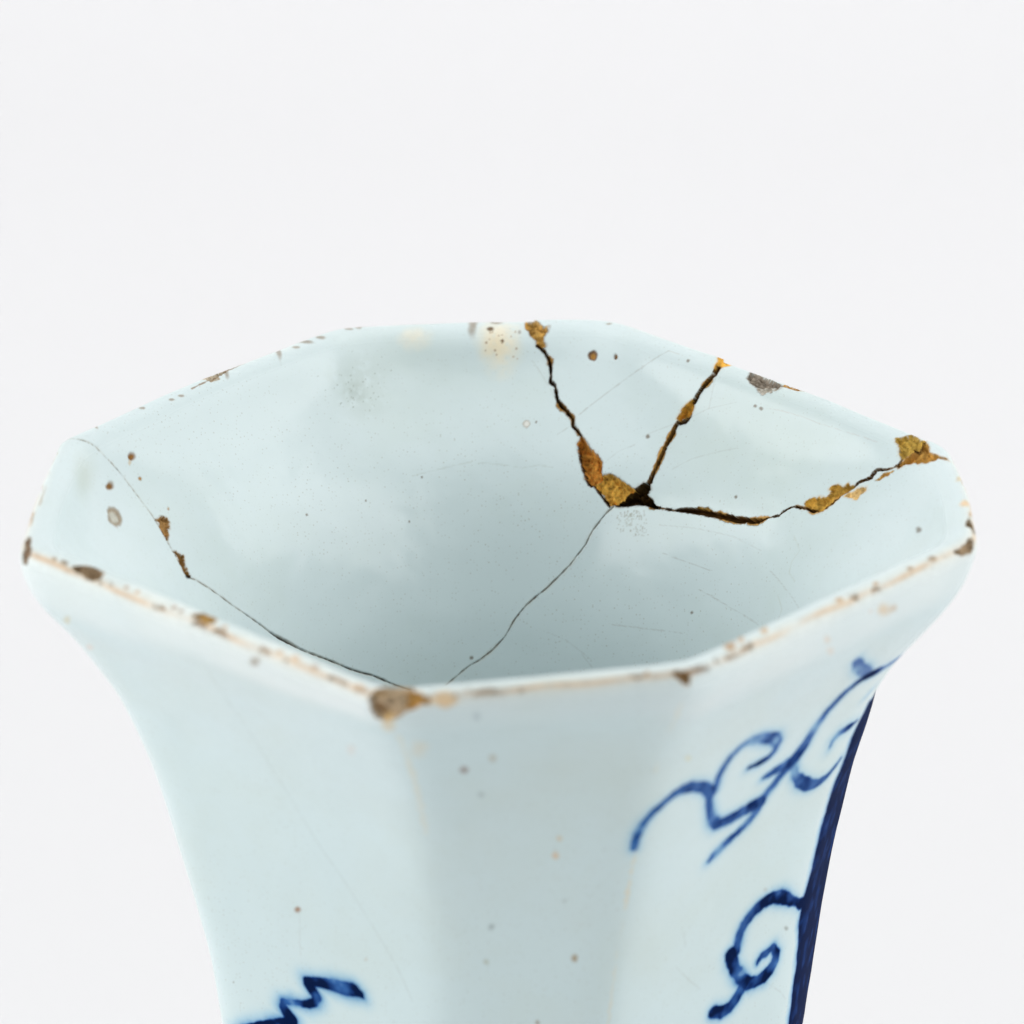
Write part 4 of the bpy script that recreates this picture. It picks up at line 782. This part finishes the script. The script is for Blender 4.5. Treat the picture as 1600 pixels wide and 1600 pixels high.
spot(0, (5.7644, 0.2675), (24.0, 62.2, -99.6, 13.1), srgb(176, 158, 128), cover=0.59, soft=.75, seed=381)
spot(0, (5.2226, 0.0619), (-45.7, 19.8, -64.1, -65.1), srgb(142, 122, 96), cover=0.81, soft=.75, seed=382)
spot(0, (4.6521, 0.1716), (-79.1, -100.7, 38.5, -18.2), srgb(206, 196, 160), cover=0.68, soft=.75, seed=383)
spot(0, (4.6327, 0.2658), (8.2, -44.5, 82.6, 107.6), srgb(222, 200, 186), cover=0.51, soft=.75, seed=384)
spot(0, (5.0300, 0.8773), (82.3, 49.6, 7.3, 112.8), srgb(150, 96, 44), cover=0.85, soft=.75, seed=385)
spot(0, (6.0168, 0.8692), (7.4, 97.4, -89.9, 16.4), srgb(160, 130, 80), cover=0.77, soft=.75, seed=386)
spot(0, (5.9297, 0.5872), (-94.7, 39.8, -30.5, -83.1), srgb(224, 180, 128), cover=0.72, soft=.75, seed=387)
spot(0, (5.9362, 0.5375), (-70.8, -90.4, 101.2, -72.8), srgb(214, 190, 150), cover=0.59, soft=.75, seed=388)
spot(0, (5.7457, 0.7940), (54.4, -76.1, 78.2, 72.5), srgb(146, 160, 160), cover=0.59, soft=.75, seed=389)
spot(0, (5.7310, 0.3987), (102.1, 40.5, -60.7, 89.5), srgb(150, 164, 166), cover=0.47, soft=.75, seed=390)
spot(0, (5.7389, 0.0917), (-28.6, 63.7, -115.2, -17.8), srgb(150, 166, 176), cover=0.51, soft=.75, seed=391)
spot(0, (5.9672, 0.7145), (-139.1, 30.4, -21.0, -157.0), srgb(176, 186, 184), cover=0.51, soft=.75, seed=392)
spot(0, (5.9082, 1.0430), (-41.4, -119.3, 104.1, -65.0), srgb(140, 120, 90), cover=0.68, soft=.75, seed=393)
spot(0, (5.7282, 0.8914), (77.8, -76.3, 62.8, 94.1), srgb(176, 180, 160), cover=0.51, soft=.75, seed=394)
spot(0, (0.6761, 0.0853), (21.2, 18.3, -41.1, 49.1), srgb(222, 190, 146), cover=0.72, soft=.75, seed=395)
spot(0, (0.7078, 0.0942), (-53.4, 83.5, -57.3, -5.3), srgb(206, 168, 120), cover=0.59, soft=.75, seed=396)
spot(0, (0.5023, 0.0970), (-86.6, 26.2, 47.0, -93.4), srgb(226, 196, 164), cover=0.59, soft=.75, seed=397)
spot(0, (0.5342, 0.1431), (22.1, -68.8, 81.7, -56.2), srgb(228, 206, 184), cover=0.51, soft=.75, seed=398)
spot(0, (0.6290, 0.0722), (119.2, -88.7, -0.6, 113.4), srgb(222, 206, 196), cover=0.51, soft=.75, seed=399)
spot(0, (0.8878, 1.0141), (16.7, 116.0, -115.4, 156.2), srgb(120, 120, 110), cover=0.59, soft=.75, seed=400)
spot(0, (0.7345, 0.8749), (-91.1, 159.0, -48.6, -62.2), srgb(176, 170, 160), cover=0.42, soft=.75, seed=401)
spot(0, (5.6025, 0.2203), (-44.3, -14.9, 14.4, -22.7), srgb(228, 212, 184), cover=0.42, soft=.75, seed=402)
spot(0, (5.4057, 0.2949), (-17.5, -43.4, 70.4, 25.8), srgb(222, 206, 196), cover=0.34, soft=.75, seed=403)
spot(0, (0.1887, 0.3398), (9.4, 74.4, -114.3, 89.6), srgb(220, 206, 150), cover=0.51, soft=.75, seed=405)
spot(0, (4.6679, 1.1352), (-81.0, 185.8, -193.8, -328.9), srgb(140, 140, 130), cover=0.59, soft=.75, seed=406)
spot(0, (5.2809, 0.9553), (-145.2, -135.2, 31.6, -155.7), srgb(190, 184, 170), cover=0.51, soft=.75, seed=407)
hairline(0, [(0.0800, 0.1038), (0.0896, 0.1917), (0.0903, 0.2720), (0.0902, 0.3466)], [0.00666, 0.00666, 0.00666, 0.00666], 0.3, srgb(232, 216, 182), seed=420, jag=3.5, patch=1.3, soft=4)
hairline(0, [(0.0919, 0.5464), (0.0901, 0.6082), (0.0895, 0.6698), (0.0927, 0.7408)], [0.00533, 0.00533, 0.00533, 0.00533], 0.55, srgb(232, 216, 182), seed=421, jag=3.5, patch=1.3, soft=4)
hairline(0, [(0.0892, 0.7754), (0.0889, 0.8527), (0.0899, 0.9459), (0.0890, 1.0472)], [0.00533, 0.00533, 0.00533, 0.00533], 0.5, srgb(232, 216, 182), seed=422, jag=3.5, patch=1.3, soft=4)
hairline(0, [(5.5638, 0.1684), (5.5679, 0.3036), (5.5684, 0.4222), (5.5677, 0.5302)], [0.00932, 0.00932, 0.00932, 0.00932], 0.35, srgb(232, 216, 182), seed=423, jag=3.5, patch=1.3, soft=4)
brush(50, [(0.0822, 0.5713), (0.0828, 0.5472), (0.0881, 0.5236), (0.1006, 0.5014), (0.1186, 0.4792), (0.1464, 0.4613), (0.1798, 0.4458), (0.2042, 0.4401), (0.2326, 0.4434), (0.2697, 0.4552), (0.3114, 0.4748), (0.3440, 0.5003)], [0.01068, 0.01187, 0.01068, 0.01068, 0.01068, 0.01187, 0.01305, 0.01543, 0.01661, 0.01543, 0.01661, 0.01780], dens=0.828, halo=6, seed=500)
brush(50, [(0.3387, 0.4929), (0.3437, 0.5220), (0.3628, 0.5586), (0.3837, 0.5888), (0.4117, 0.6078), (0.4480, 0.6098), (0.4888, 0.6098), (0.5279, 0.6061), (0.5679, 0.6038), (0.5944, 0.5947), (0.6244, 0.5720), (0.6497, 0.5510), (0.6721, 0.5355), (0.6912, 0.5156), (0.7047, 0.4970), (0.7125, 0.4763), (0.7153, 0.4504), (0.7253, 0.4265), (0.7358, 0.3992), (0.7497, 0.3775), (0.7659, 0.3549), (0.7898, 0.3421), (0.8111, 0.3363), (0.8458, 0.3384), (0.8839, 0.3382), (0.9115, 0.3359), (0.9490, 0.3331)], [0.01543, 0.01187, 0.01187, 0.01424, 0.01543, 0.01543, 0.01661, 0.01780, 0.01780, 0.01543, 0.01424, 0.01543, 0.01899, 0.02136, 0.02017, 0.01661, 0.01424, 0.01424, 0.01424, 0.01424, 0.01424, 0.01543, 0.01661, 0.01661, 0.01305, 0.01068, 0.00831], dens=0.874, halo=6, seed=501)
brush(50, [(0.6789, 0.2366), (0.7170, 0.2713), (0.7612, 0.3016), (0.8159, 0.3322)], [0.01187, 0.01543, 0.01661, 0.01424], dens=0.69, halo=6, seed=502)
brush(50, [(0.3541, 0.4950), (0.3509, 0.4627), (0.3561, 0.4329), (0.3692, 0.4057), (0.3915, 0.3889), (0.4173, 0.3793), (0.4515, 0.3838), (0.4923, 0.3978), (0.5378, 0.4175), (0.5666, 0.4417), (0.5684, 0.4630), (0.5477, 0.4762), (0.5149, 0.4785), (0.4775, 0.4777)], [0.01305, 0.01068, 0.01068, 0.01068, 0.01068, 0.01187, 0.01424, 0.01661, 0.01661, 0.01305, 0.01068, 0.01068, 0.00949, 0.00593], dens=0.874, halo=6, seed=503)
brush(50, [(0.5627, 0.5333), (0.5889, 0.5314), (0.6223, 0.5279), (0.6615, 0.5256)], [0.00475, 0.01068, 0.01424, 0.01661], dens=0.828, halo=6, seed=504)
brush(50, [(0.4219, 0.7080), (0.4366, 0.6982), (0.4718, 0.6830), (0.5119, 0.6682), (0.5468, 0.6544), (0.5748, 0.6339), (0.5939, 0.6042)], [0.00593, 0.01068, 0.01187, 0.01187, 0.01305, 0.01424, 0.01543], dens=0.874, halo=6, seed=505)
brush(50, [(0.6960, 0.5236), (0.6965, 0.5464), (0.7167, 0.5752), (0.7553, 0.6041), (0.8029, 0.6269), (0.8420, 0.6368), (0.8750, 0.6361), (0.8991, 0.6278), (0.9206, 0.6126), (0.9338, 0.6013)], [0.01305, 0.01187, 0.01305, 0.01661, 0.01661, 0.01543, 0.01187, 0.00949, 0.00712, 0.00475], dens=0.736, halo=6, seed=506)
brush(50, [(0.8464, 0.5446), (0.8477, 0.5265), (0.8636, 0.5155), (0.8915, 0.5117), (0.9215, 0.5127), (0.9519, 0.5100)], [0.00475, 0.00949, 0.01187, 0.01068, 0.00949, 0.00593], dens=0.782, halo=9, seed=507)
brush(50, [(0.9073, 0.4315), (0.9190, 0.4235), (0.9243, 0.4160)], [0.00356, 0.00593, 0.00475], dens=0.414, halo=8, seed=508)
brush(51, [(0.9613, 0.9760), (0.9160, 0.9574), (0.8757, 0.9406), (0.8444, 0.9268), (0.8076, 0.9121), (0.7726, 0.9068), (0.7425, 0.9085), (0.7112, 0.9149), (0.6877, 0.9261), (0.6661, 0.9422), (0.6548, 0.9643), (0.6508, 0.9884), (0.6471, 1.0094)], [0.01543, 0.01068, 0.01424, 0.01780, 0.01780, 0.01780, 0.01780, 0.01780, 0.01661, 0.01543, 0.01424, 0.01305, 0.01424], dens=0.98, halo=6, seed=510)
brush(51, [(0.6233, 1.0060), (0.6350, 1.0311), (0.6585, 1.0593), (0.6869, 1.0836), (0.7272, 1.1103), (0.7631, 1.1147), (0.8002, 1.1121), (0.8291, 1.1024), (0.8462, 1.0873), (0.8503, 1.0686), (0.8276, 1.0440), (0.8022, 1.0521), (0.7791, 1.0540), (0.7635, 1.0623), (0.7586, 1.0716)], [0.01661, 0.01899, 0.01661, 0.01661, 0.01661, 0.01661, 0.01899, 0.01661, 0.01424, 0.01305, 0.01068, 0.01068, 0.00949, 0.00593, 0.00356], dens=1.1, halo=6, seed=511)
brush(51, [(0.7117, 1.1025), (0.6938, 1.1183), (0.6739, 1.1359), (0.6473, 1.1493), (0.6130, 1.1508), (0.5733, 1.1403)], [0.01661, 0.01543, 0.01543, 0.01661, 0.01780, 0.01661], dens=1.1, halo=6, seed=512)
brush(52, [(5.2515, 1.0606), (5.2388, 1.0533), (5.2118, 1.0483), (5.1763, 1.0511), (5.1309, 1.0522), (5.0844, 1.0571), (5.0427, 1.0616), (5.0080, 1.0660), (5.0157, 1.0748), (5.0310, 1.0871), (5.0433, 1.0998), (5.0328, 1.1140), (5.0009, 1.1262), (4.9633, 1.1304), (4.9257, 1.1341), (4.8868, 1.1421), (4.8864, 1.1572), (4.9017, 1.1692), (4.9240, 1.1799), (4.8913, 1.1933), (4.8233, 1.2087), (4.7540, 1.2256), (4.6807, 1.2477), (4.6245, 1.2686)], [0.00350, 0.01049, 0.01922, 0.02010, 0.01835, 0.01486, 0.01311, 0.01049, 0.01486, 0.01573, 0.01486, 0.01311, 0.01136, 0.00874, 0.00874, 0.00874, 0.01398, 0.01573, 0.01573, 0.01311, 0.01136, 0.00961, 0.00874, 0.00699], dens=1.1, halo=9, seed=520)
band(53, [(0.9719, 0.4665), (0.9850, 0.4970), (0.9737, 0.5308), (0.9619, 0.5635), (0.9619, 0.6056), (0.9619, 0.6344), (0.9622, 0.6680), (0.9717, 0.7093), (0.9822, 0.7571), (0.9812, 0.8002), (0.9759, 0.8414), (0.9735, 0.8839), (0.9776, 0.9164), (0.9750, 0.9497), (0.9619, 0.9765), (0.9619, 1.0003), (0.9619, 1.0337), (0.9815, 1.0720), (0.9782, 1.1077), (0.9797, 1.1451), (0.9720, 1.1793), (0.9717, 1.2100), (0.9688, 1.2460), (0.9667, 1.2762), (0.9667, 1.5262), (1.4220, 1.5262), (1.4220, 0.5665)])
hairline(0, [(3.5973, -0.0150), (3.5278, -0.0099), (3.4744, -0.0015), (3.3746, 0.0100), (3.3303, 0.0100), (3.2888, 0.0075), (3.2030, 0.0100), (3.1208, 0.0096)], [0.00186, 0.00213, 0.00266, 0.00320, 0.00346, 0.00320, 0.00266, 0.00186], .85, srgb(136, 112, 86), seed=440, jag=1.6, patch=1.6)
hairline(0, [(4.0260, 0.0225), (4.1433, 0.0155), (4.2575, 0.0050), (4.3601, 0.0050)], [0.00213, 0.00213, 0.00186, 0.00213], .7, srgb(150, 118, 80), seed=441, jag=1.4, patch=1.4)
hairline(0, [(3.0543, 0.0050), (2.9665, 0.0050), (2.8636, 0.0050), (2.7886, 0.0050), (2.7141, 0.0050)], [0.00160, 0.00133, 0.00160, 0.00186, 0.00160], .7, srgb(150, 128, 100), seed=442, jag=1.4, patch=1.6)

# brightness of the lip painted in: a whiter band round its outside
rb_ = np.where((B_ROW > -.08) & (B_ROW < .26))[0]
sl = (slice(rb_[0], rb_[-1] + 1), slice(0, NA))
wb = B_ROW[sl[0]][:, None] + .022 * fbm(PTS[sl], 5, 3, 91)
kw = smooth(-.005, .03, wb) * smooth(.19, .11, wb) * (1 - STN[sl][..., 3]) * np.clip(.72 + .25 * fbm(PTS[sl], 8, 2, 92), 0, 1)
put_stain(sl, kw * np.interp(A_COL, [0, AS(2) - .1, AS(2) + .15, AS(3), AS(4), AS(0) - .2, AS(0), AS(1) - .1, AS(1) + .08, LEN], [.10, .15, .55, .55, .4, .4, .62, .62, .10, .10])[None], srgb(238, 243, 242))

# worn edge all round the crest: the glaze is thin and tan there
WL = .025                                             # the worn line runs just outside the top of the lip
crest = np.exp(-((B_ROW - WL) / .014) ** 2)[:, None]
rows_c = np.where(np.abs(B_ROW) < .11)[0]
sl = (slice(rows_c[0], rows_c[-1] + 1), slice(0, NA))
Pc = PTS[sl]
front = np.interp(A_COL, [0, AS(2), AS(3), AS(4), AS(5), AS(6), AS(7), AS(0), AS(1), LEN], [.88, .85, .95, .70, .42, .40, .55, 1.0, .9, .88])[None]
wear = np.clip(.72 + .6 * fbm(Pc, 11, 3, 31), 0, 1) * front
line = np.exp(-((B_ROW[sl[0]][:, None] - WL - .004 * noise(Pc, 12, 5)) / .0068) ** 2)
k = np.clip(line * wear * .95, 0, 1)
dotm = smooth(.30, .46, fbm(Pc, 24, 3, 77)) * np.exp(-((B_ROW[sl[0]][:, None] - WL) / .0085) ** 2) * np.clip(front * 1.5, 0, 1)
DEPTH[sl] = np.maximum(DEPTH[sl], dotm * .0065)           # small nicks bite into the edge
old = STN[sl].copy(); oldb = BARE[sl].copy()
put_stain(sl, k * .78 * (1 - oldb), srgb(206, 160, 102))
put_stain(sl, dotm * .85 * (1 - oldb), srgb(138, 106, 74))
BARE[sl] = np.maximum(BARE[sl], np.maximum(dotm * .8, .42 * np.exp(-((B_ROW[sl[0]][:, None] - .005) / .045) ** 2)))   # the worn edge has lost its gloss
warm = np.exp(-((B_ROW[sl[0]][:, None] - WL) / .020) ** 2) * np.clip(.5 + .6 * fbm(Pc, 6, 3, 13), 0, 1) * front
put_stain(sl, warm * .35 * (1 - oldb), srgb(244, 232, 214))
keep = oldb[..., None] > .5
STN[sl] = np.where(keep, old, STN[sl])

# sherds: the two rim pieces between the open cracks
def region(poly):
    a = A_COL[None]; b = -np.abs(B_ROW)[:, None]
    ins = np.zeros((NB, NA), bool); n = len(poly)
    for i in range(n):
        (a0, b0), (a1, b1) = poly[i], poly[(i + 1) % n]
        if b0 == b1: continue
        c = (b0 > b) != (b1 > b)
        ins ^= c & (a < (a1 - a0) * (b - b0) / (b1 - b0) + a0)
    return ins

# glued back a hair proud of, or below, the wall around them
for (sid, poly), dz in zip(SHERDS, (-.0035, .0030)):
    DEPTH += region(np.array(poly)) * (np.abs(B_ROW) < .9)[:, None] * dz

# uneven hand-worked wall
und = (.6 + .4 * smooth(-.02, -.30, B_ROW))[:, None] * (.0042 * fbm(PTS, 3.2, 3, 3) + .0006 * fbm(PTS, 20, 2, 23))
POS = PTS + NRM * (und * smooth(0, .10, np.abs(B_ROW))[:, None] - DEPTH)[..., None]
POS += NRM * (.0013 * fbm(PTS, 7, 3, 41) * np.exp(-(B_ROW / .06) ** 2)[:, None])[..., None]

N2 = np.cross(np.roll(POS, -1, 1) - np.roll(POS, 1, 1), np.gradient(POS, axis=0))
N2 /= np.linalg.norm(N2, axis=2, keepdims=True) + 1e-12
N2 *= np.sign((N2 * NRM).sum(2, keepdims=True) + 1e-9)
N2f = N2.reshape(-1, 3)

# ------------------------------------------------------------------ which faces: fine where seen close, wide elsewhere
NT_R, NT_C = (NB - 1) // STEP, NA // STEP
bm_ = B_ROW[np.arange(NT_R) * STEP + STEP // 2]
am_ = A_COL[np.arange(NT_C) * STEP + STEP // 2]
fine = np.zeros((NT_R, NT_C), bool)
fine |= (np.abs(bm_) < .13)[:, None]
back = (am_ > AS(3) - .18) & (am_ < AS(0) + .16)
fine |= ((bm_ < 0) & (bm_ > -.87))[:, None] & back[None]
outw = (am_ < AS(4) + .05) | (am_ > AS(7) + SIDE[7] * .5)
fine |= ((bm_ > 0) & (bm_ < 1.44))[:, None] & outw[None]

def vid(r, c): return r * NA + np.mod(c, NA)

BASE = np.zeros((NB, NA), np.int32)
BASE[B_ROW < -.085] = 1          # inner wall
BASE[(B_ROW >= -.085) & (B_ROW <= .060)] = 2    # lip
BASE[B_ROW > .060] = 3           # outer neck and foot
for sid, poly in SHERDS:
    BASE[region(np.array(poly))] = sid
ID = np.where(PID > 0, PID, BASE)

# fine quads
tr, tc = np.where(fine)
rr = (tr[:, None, None] * STEP + np.arange(STEP)[None, :, None])
cc = (tc[:, None, None] * STEP + np.arange(STEP)[None, None, :])
rr, cc = np.broadcast_arrays(rr, cc)
rr, cc = rr.ravel(), cc.ravel()
quads = np.stack([vid(rr, cc), vid(rr, cc + 1), vid(rr + 1, cc + 1), vid(rr + 1, cc)], 1)
stk = np.sort(np.stack([ID[rr, cc], ID[rr, np.mod(cc + 1, NA)], ID[rr + 1, np.mod(cc + 1, NA)], ID[rr + 1, cc]], 1), 1)
qid = stk[:, 2]                   # upper middle of the four corners
# wide faces, with every point of a fine neighbour on their edge
wide = []
for r in range(NT_R):
    for c in np.where(~fine[r])[0]:
        r0, c0 = r * STEP, c * STEP
        lp = []
        dn = r > 0 and fine[r - 1, c]; upn = r < NT_R - 1 and fine[r + 1, c]
        lf = fine[r, c - 1]; rg = fine[r, (c + 1) % NT_C]
        lp += [(r0, c0 + i) for i in (range(STEP) if dn else (0,))]
        lp += [(r0 + i, c0 + STEP) for i in (range(STEP) if rg else (0,))]
        lp += [(r0 + STEP, c0 + STEP - i) for i in (range(STEP) if upn else (0,))]
        lp += [(r0 + STEP - i, c0) for i in (range(STEP) if lf else (0,))]
        wide.append((int(BASE[r0 + STEP // 2, (c0 + STEP // 2) % NA]), [i * NA + (j % NA) for i, j in lp]))
flat = POS.reshape(-1, 3) * U
# flip check so that faces look out of the clay
q0 = quads[len(quads) // 2]
fn = np.cross(flat[q0[1]] - flat[q0[0]], flat[q0[3]] - flat[q0[0]])
FLIP = fn @ NRM.reshape(-1, 3)[q0[0]] < 0
OUT = np.broadcast_to(smooth(-.04, .16, B_ROW)[:, None], (NB, NA))        # the outside has a bluer glaze than the inside
STNf, COBf, BAREf, OUTf = STN.reshape(-1, 4), COB.ravel(), BARE.ravel(), OUT.ravel()

# ------------------------------------------------------------------ tin glaze over buff clay
def glaze_material():
    mt, N, L, P = new_mat('tin_glazed_earthenware')
    tc = N.new('ShaderNodeTexCoord')
    def noise_n(scale, detail=3, rough=.5):
        n = N.new('ShaderNodeTexNoise'); n.inputs['Scale'].default_value = scale; n.inputs['Detail'].default_value = detail
        n.inputs['Roughness'].default_value = rough
        L.new(tc.outputs['Object'], n.inputs['Vector']); return n.outputs[0]
    def ramp(src, *stops):
        r = N.new('ShaderNodeValToRGB'); e = r.color_ramp.elements
        while len(e) < len(stops): e.new(.5)
        for i, (p, c) in enumerate(stops): e[i].position = p; e[i].color = (*c, 1) if len(c) == 3 else c
        L.new(src, r.inputs[0]); return r.outputs[0]
    def mix(fac, a, b, mode='MIX'):
        x = N.new('ShaderNodeMix'); x.data_type = 'RGBA'; x.blend_type = mode
        for s, v in ((x.inputs[0], fac), (x.inputs[6], a), (x.inputs[7], b)):
            if hasattr(v, 'is_output'): L.new(v, s)
            elif isinstance(v, tuple): s.default_value = (*v, 1)
            else: s.default_value = v
        return x.outputs[2]
    def math_n(op, a, b=0.0):
        x = N.new('ShaderNodeMath'); x.operation = op
        for s, v in ((x.inputs[0], a), (x.inputs[1], b)):
            if hasattr(v, 'is_output'): L.new(v, s)
            else: s.default_value = v
        return x.outputs[0]
    def attr(name):
        a = N.new('ShaderNodeAttribute'); a.attribute_name = name; return a
    st, co, ba = attr('stain'), attr('cobalt'), attr('bare')
    G = (.69, .785, .80)
    ou = attr('outside')
    cloud = math_n('MULTIPLY', noise_n(22, 4), .55)
    base = mix(ou.outputs['Fac'], mix(cloud, (.676, .764, .780), (.724, .792, .798)), mix(cloud, (.640, .764, .784), (.688, .792, .800)))
    # cloudy warm and green-grey patches
    cl = ramp(noise_n(38, 5, .62), (.46, (0, 0, 0)), (.72, (1, 1, 1)))
    base = mix(math_n('MULTIPLY', cl, .40), base, (.61, .69, .64))
    # pinholes and kiln specks
    vo = N.new('ShaderNodeTexVoronoi'); vo.inputs['Scale'].default_value = 1900
    L.new(tc.outputs['Object'], vo.inputs['Vector'])
    sx = N.new('ShaderNodeSeparateColor'); L.new(vo.outputs['Color'], sx.inputs[0])
    gate = ramp(sx.outputs[0], (.42, (0, 0, 0)), (1.0, (1, 1, 1)))
    dens = ramp(noise_n(30, 4, .6), (.34, (.18, .18, .18)), (.66, (1, 1, 1)))
    pin = math_n('MULTIPLY', math_n('MULTIPLY', ramp(vo.outputs['Distance'], (.10, (1, 1, 1)), (.31, (0, 0, 0))), gate), dens)
    base = mix(math_n('MULTIPLY', pin, .50), base, (.30, .27, .19))
    # cobalt
    coc = ramp(co.outputs['Fac'], (0.0, (1, 1, 1)), (.10, (.72, .86, .97)), (.30, (.28, .52, .80)), (.55, (.038, .16, .50)), (.85, (.014, .052, .225)), (1.0, (.006, .016, .072)))
    base = mix(1.0, base, coc, 'MULTIPLY')
    # stains, bare clay
    sv = ramp(noise_n(900, 4, .65), (.30, (.74, .67, .56)), (.62, (1.36, 1.33, 1.25)))
    stc = mix(ba.outputs['Fac'], st.outputs['Color'], mix(1.0, st.outputs['Color'], sv, 'MULTIPLY'))
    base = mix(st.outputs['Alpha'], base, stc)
    L.new(base, P.inputs['Base Color'])
    rg = math_n('ADD', math_n('MULTIPLY', noise_n(60, 4), .10), .17)
    rg = math_n('ADD', rg, math_n('MULTIPLY', ba.outputs['Fac'], .62))
    L.new(rg, P.inputs['Roughness'])
    P.inputs['IOR'].default_value = 1.5
    sp = math_n('MULTIPLY', math_n('SUBTRACT', .5, math_n('MULTIPLY', ba.outputs['Fac'], .35)), math_n('SUBTRACT', 1.0, math_n('MULTIPLY', co.outputs['Fac'], .8))); L.new(sp, P.inputs['Specular IOR Level'])
    # fine relief: orange peel on the glaze, grit on the clay
    h1 = math_n('MULTIPLY', noise_n(120, 3), 1.0)
    b1 = N.new('ShaderNodeBump'); b1.inputs['Strength'].default_value = .10; b1.inputs['Distance'].default_value = .0008
    L.new(h1, b1.inputs['Height'])
    h2 = math_n('MULTIPLY', noise_n(2200, 4, .7), ba.outputs['Fac'])
    b2 = N.new('ShaderNodeBump'); b2.inputs['Strength'].default_value = .8; b2.inputs['Distance'].default_value = .0004
    L.new(h2, b2.inputs['Height']); L.new(b1.outputs[0], b2.inputs['Normal'])
    L.new(b2.outputs[0], P.inputs['Normal'])
    # the cobalt dries nearly matt
    df = N.new('ShaderNodeBsdfDiffuse'); L.new(base, df.inputs['Color'])
    ms = N.new('ShaderNodeMixShader')
    L.new(ramp(co.outputs['Fac'], (.3, (0, 0, 0)), (.9, (.94, .94, .94))), ms.inputs[0])
    L.new(P.outputs[0], ms.inputs[1]); L.new(df.outputs[0], ms.inputs[2])
    L.new(ms.outputs[0], N['Material Output'].inputs['Surface'])
    return mt
GLAZE = glaze_material()


# ------------------------------------------------------------------ objects
vase = bpy.data.objects.new('vase', None)
COL.objects.link(vase)
vase.location = (0, 0, -3.0 * U)
vase.empty_display_size = 0.05
vase['label'] = 'cracked eight-sided pale blue glazed vase with chipped rim and blue painted scrolls'
vase['category'] = 'vase'
SHIFT = np.array([0, 0, 3.0 * U])

def build_part(name, ids, parent, label=None):
    ids = set(ids)
    q = quads[np.isin(qid, list(ids))]
    wd = [v for i, v in wide if i in ids]
    if len(q) == 0 and not wd:
        return None
    nl = [4] * len(q) + [len(v) for v in wd]
    loops = np.concatenate([q.ravel()] + [np.array(v) for v in wd]) if wd else q.ravel()
    starts = np.concatenate([[0], np.cumsum(nl)[:-1]]).astype(np.int32)
    if FLIP:
        nl_a = np.array(nl)
        off = np.arange(len(loops)) - np.repeat(starts, nl_a)
        loops = loops[np.repeat(starts, nl_a) + np.repeat(nl_a, nl_a) - 1 - off]
    used, inv = np.unique(loops, return_inverse=True)
    me = bpy.data.meshes.new(name)
    me.vertices.add(len(used)); me.loops.add(len(loops)); me.polygons.add(len(nl))
    me.vertices.foreach_set('co', (flat[used] + SHIFT).astype(np.float32).ravel())
    me.loops.foreach_set('vertex_index', inv.astype(np.int32).ravel())
    me.polygons.foreach_set('loop_start', starts)
    me.polygons.foreach_set('use_smooth', np.ones(len(nl), bool))
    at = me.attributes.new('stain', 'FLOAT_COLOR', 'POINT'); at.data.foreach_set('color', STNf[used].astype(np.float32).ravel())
    at = me.attributes.new('cobalt', 'FLOAT', 'POINT'); at.data.foreach_set('value', COBf[used].astype(np.float32))
    at = me.attributes.new('bare', 'FLOAT', 'POINT'); at.data.foreach_set('value', BAREf[used].astype(np.float32))
    at = me.attributes.new('outside', 'FLOAT', 'POINT'); at.data.foreach_set('value', OUTf[used].astype(np.float32))
    me.update(calc_edges=True)
    me.normals_split_custom_set_from_vertices(N2f[used].tolist())
    me.materials.append(GLAZE)
    o = bpy.data.objects.new(name, me)
    COL.objects.link(o)
    o.parent = parent
    if label: o['label'] = label
    return o

build_part('inner_wall', [1], vase, 'speckled pale blue glazed inside of the neck')
build_part('lip', [2], vase, 'rounded rim edge with tan worn line')
neck = build_part('neck', [3], vase, 'flared eight-sided outside of the neck')
for sid, lab in SHERD_LABELS:
    build_part('sherd', [sid], vase, lab)
for pid, name, lab in PIECES:
    build_part(name, [pid], vase, lab)
# inner floor and foot
def cap(name, row, z, label):
    ring = POS[row, ::STEP] * U + SHIFT
    n = len(ring)
    vs = [tuple(p) for p in ring] + [(float(ring[:, 0].mean()), float(ring[:, 1].mean()), z)]
    fs = [(i, (i + 1) % n, n) for i in range(n)]
    if row != 0: fs = [f[::-1] for f in fs]
    me = bpy.data.meshes.new(name); me.from_pydata(vs, [], fs); me.materials.append(GLAZE)
    o = bpy.data.objects.new(name, me); COL.objects.link(o); o.parent = vase
    o['label'] = label
cap('floor_of_vase', 0, 0.195 * U, 'glazed floor deep inside')
cap('foot', NB - 1, 0.004, 'flat underside of the foot')
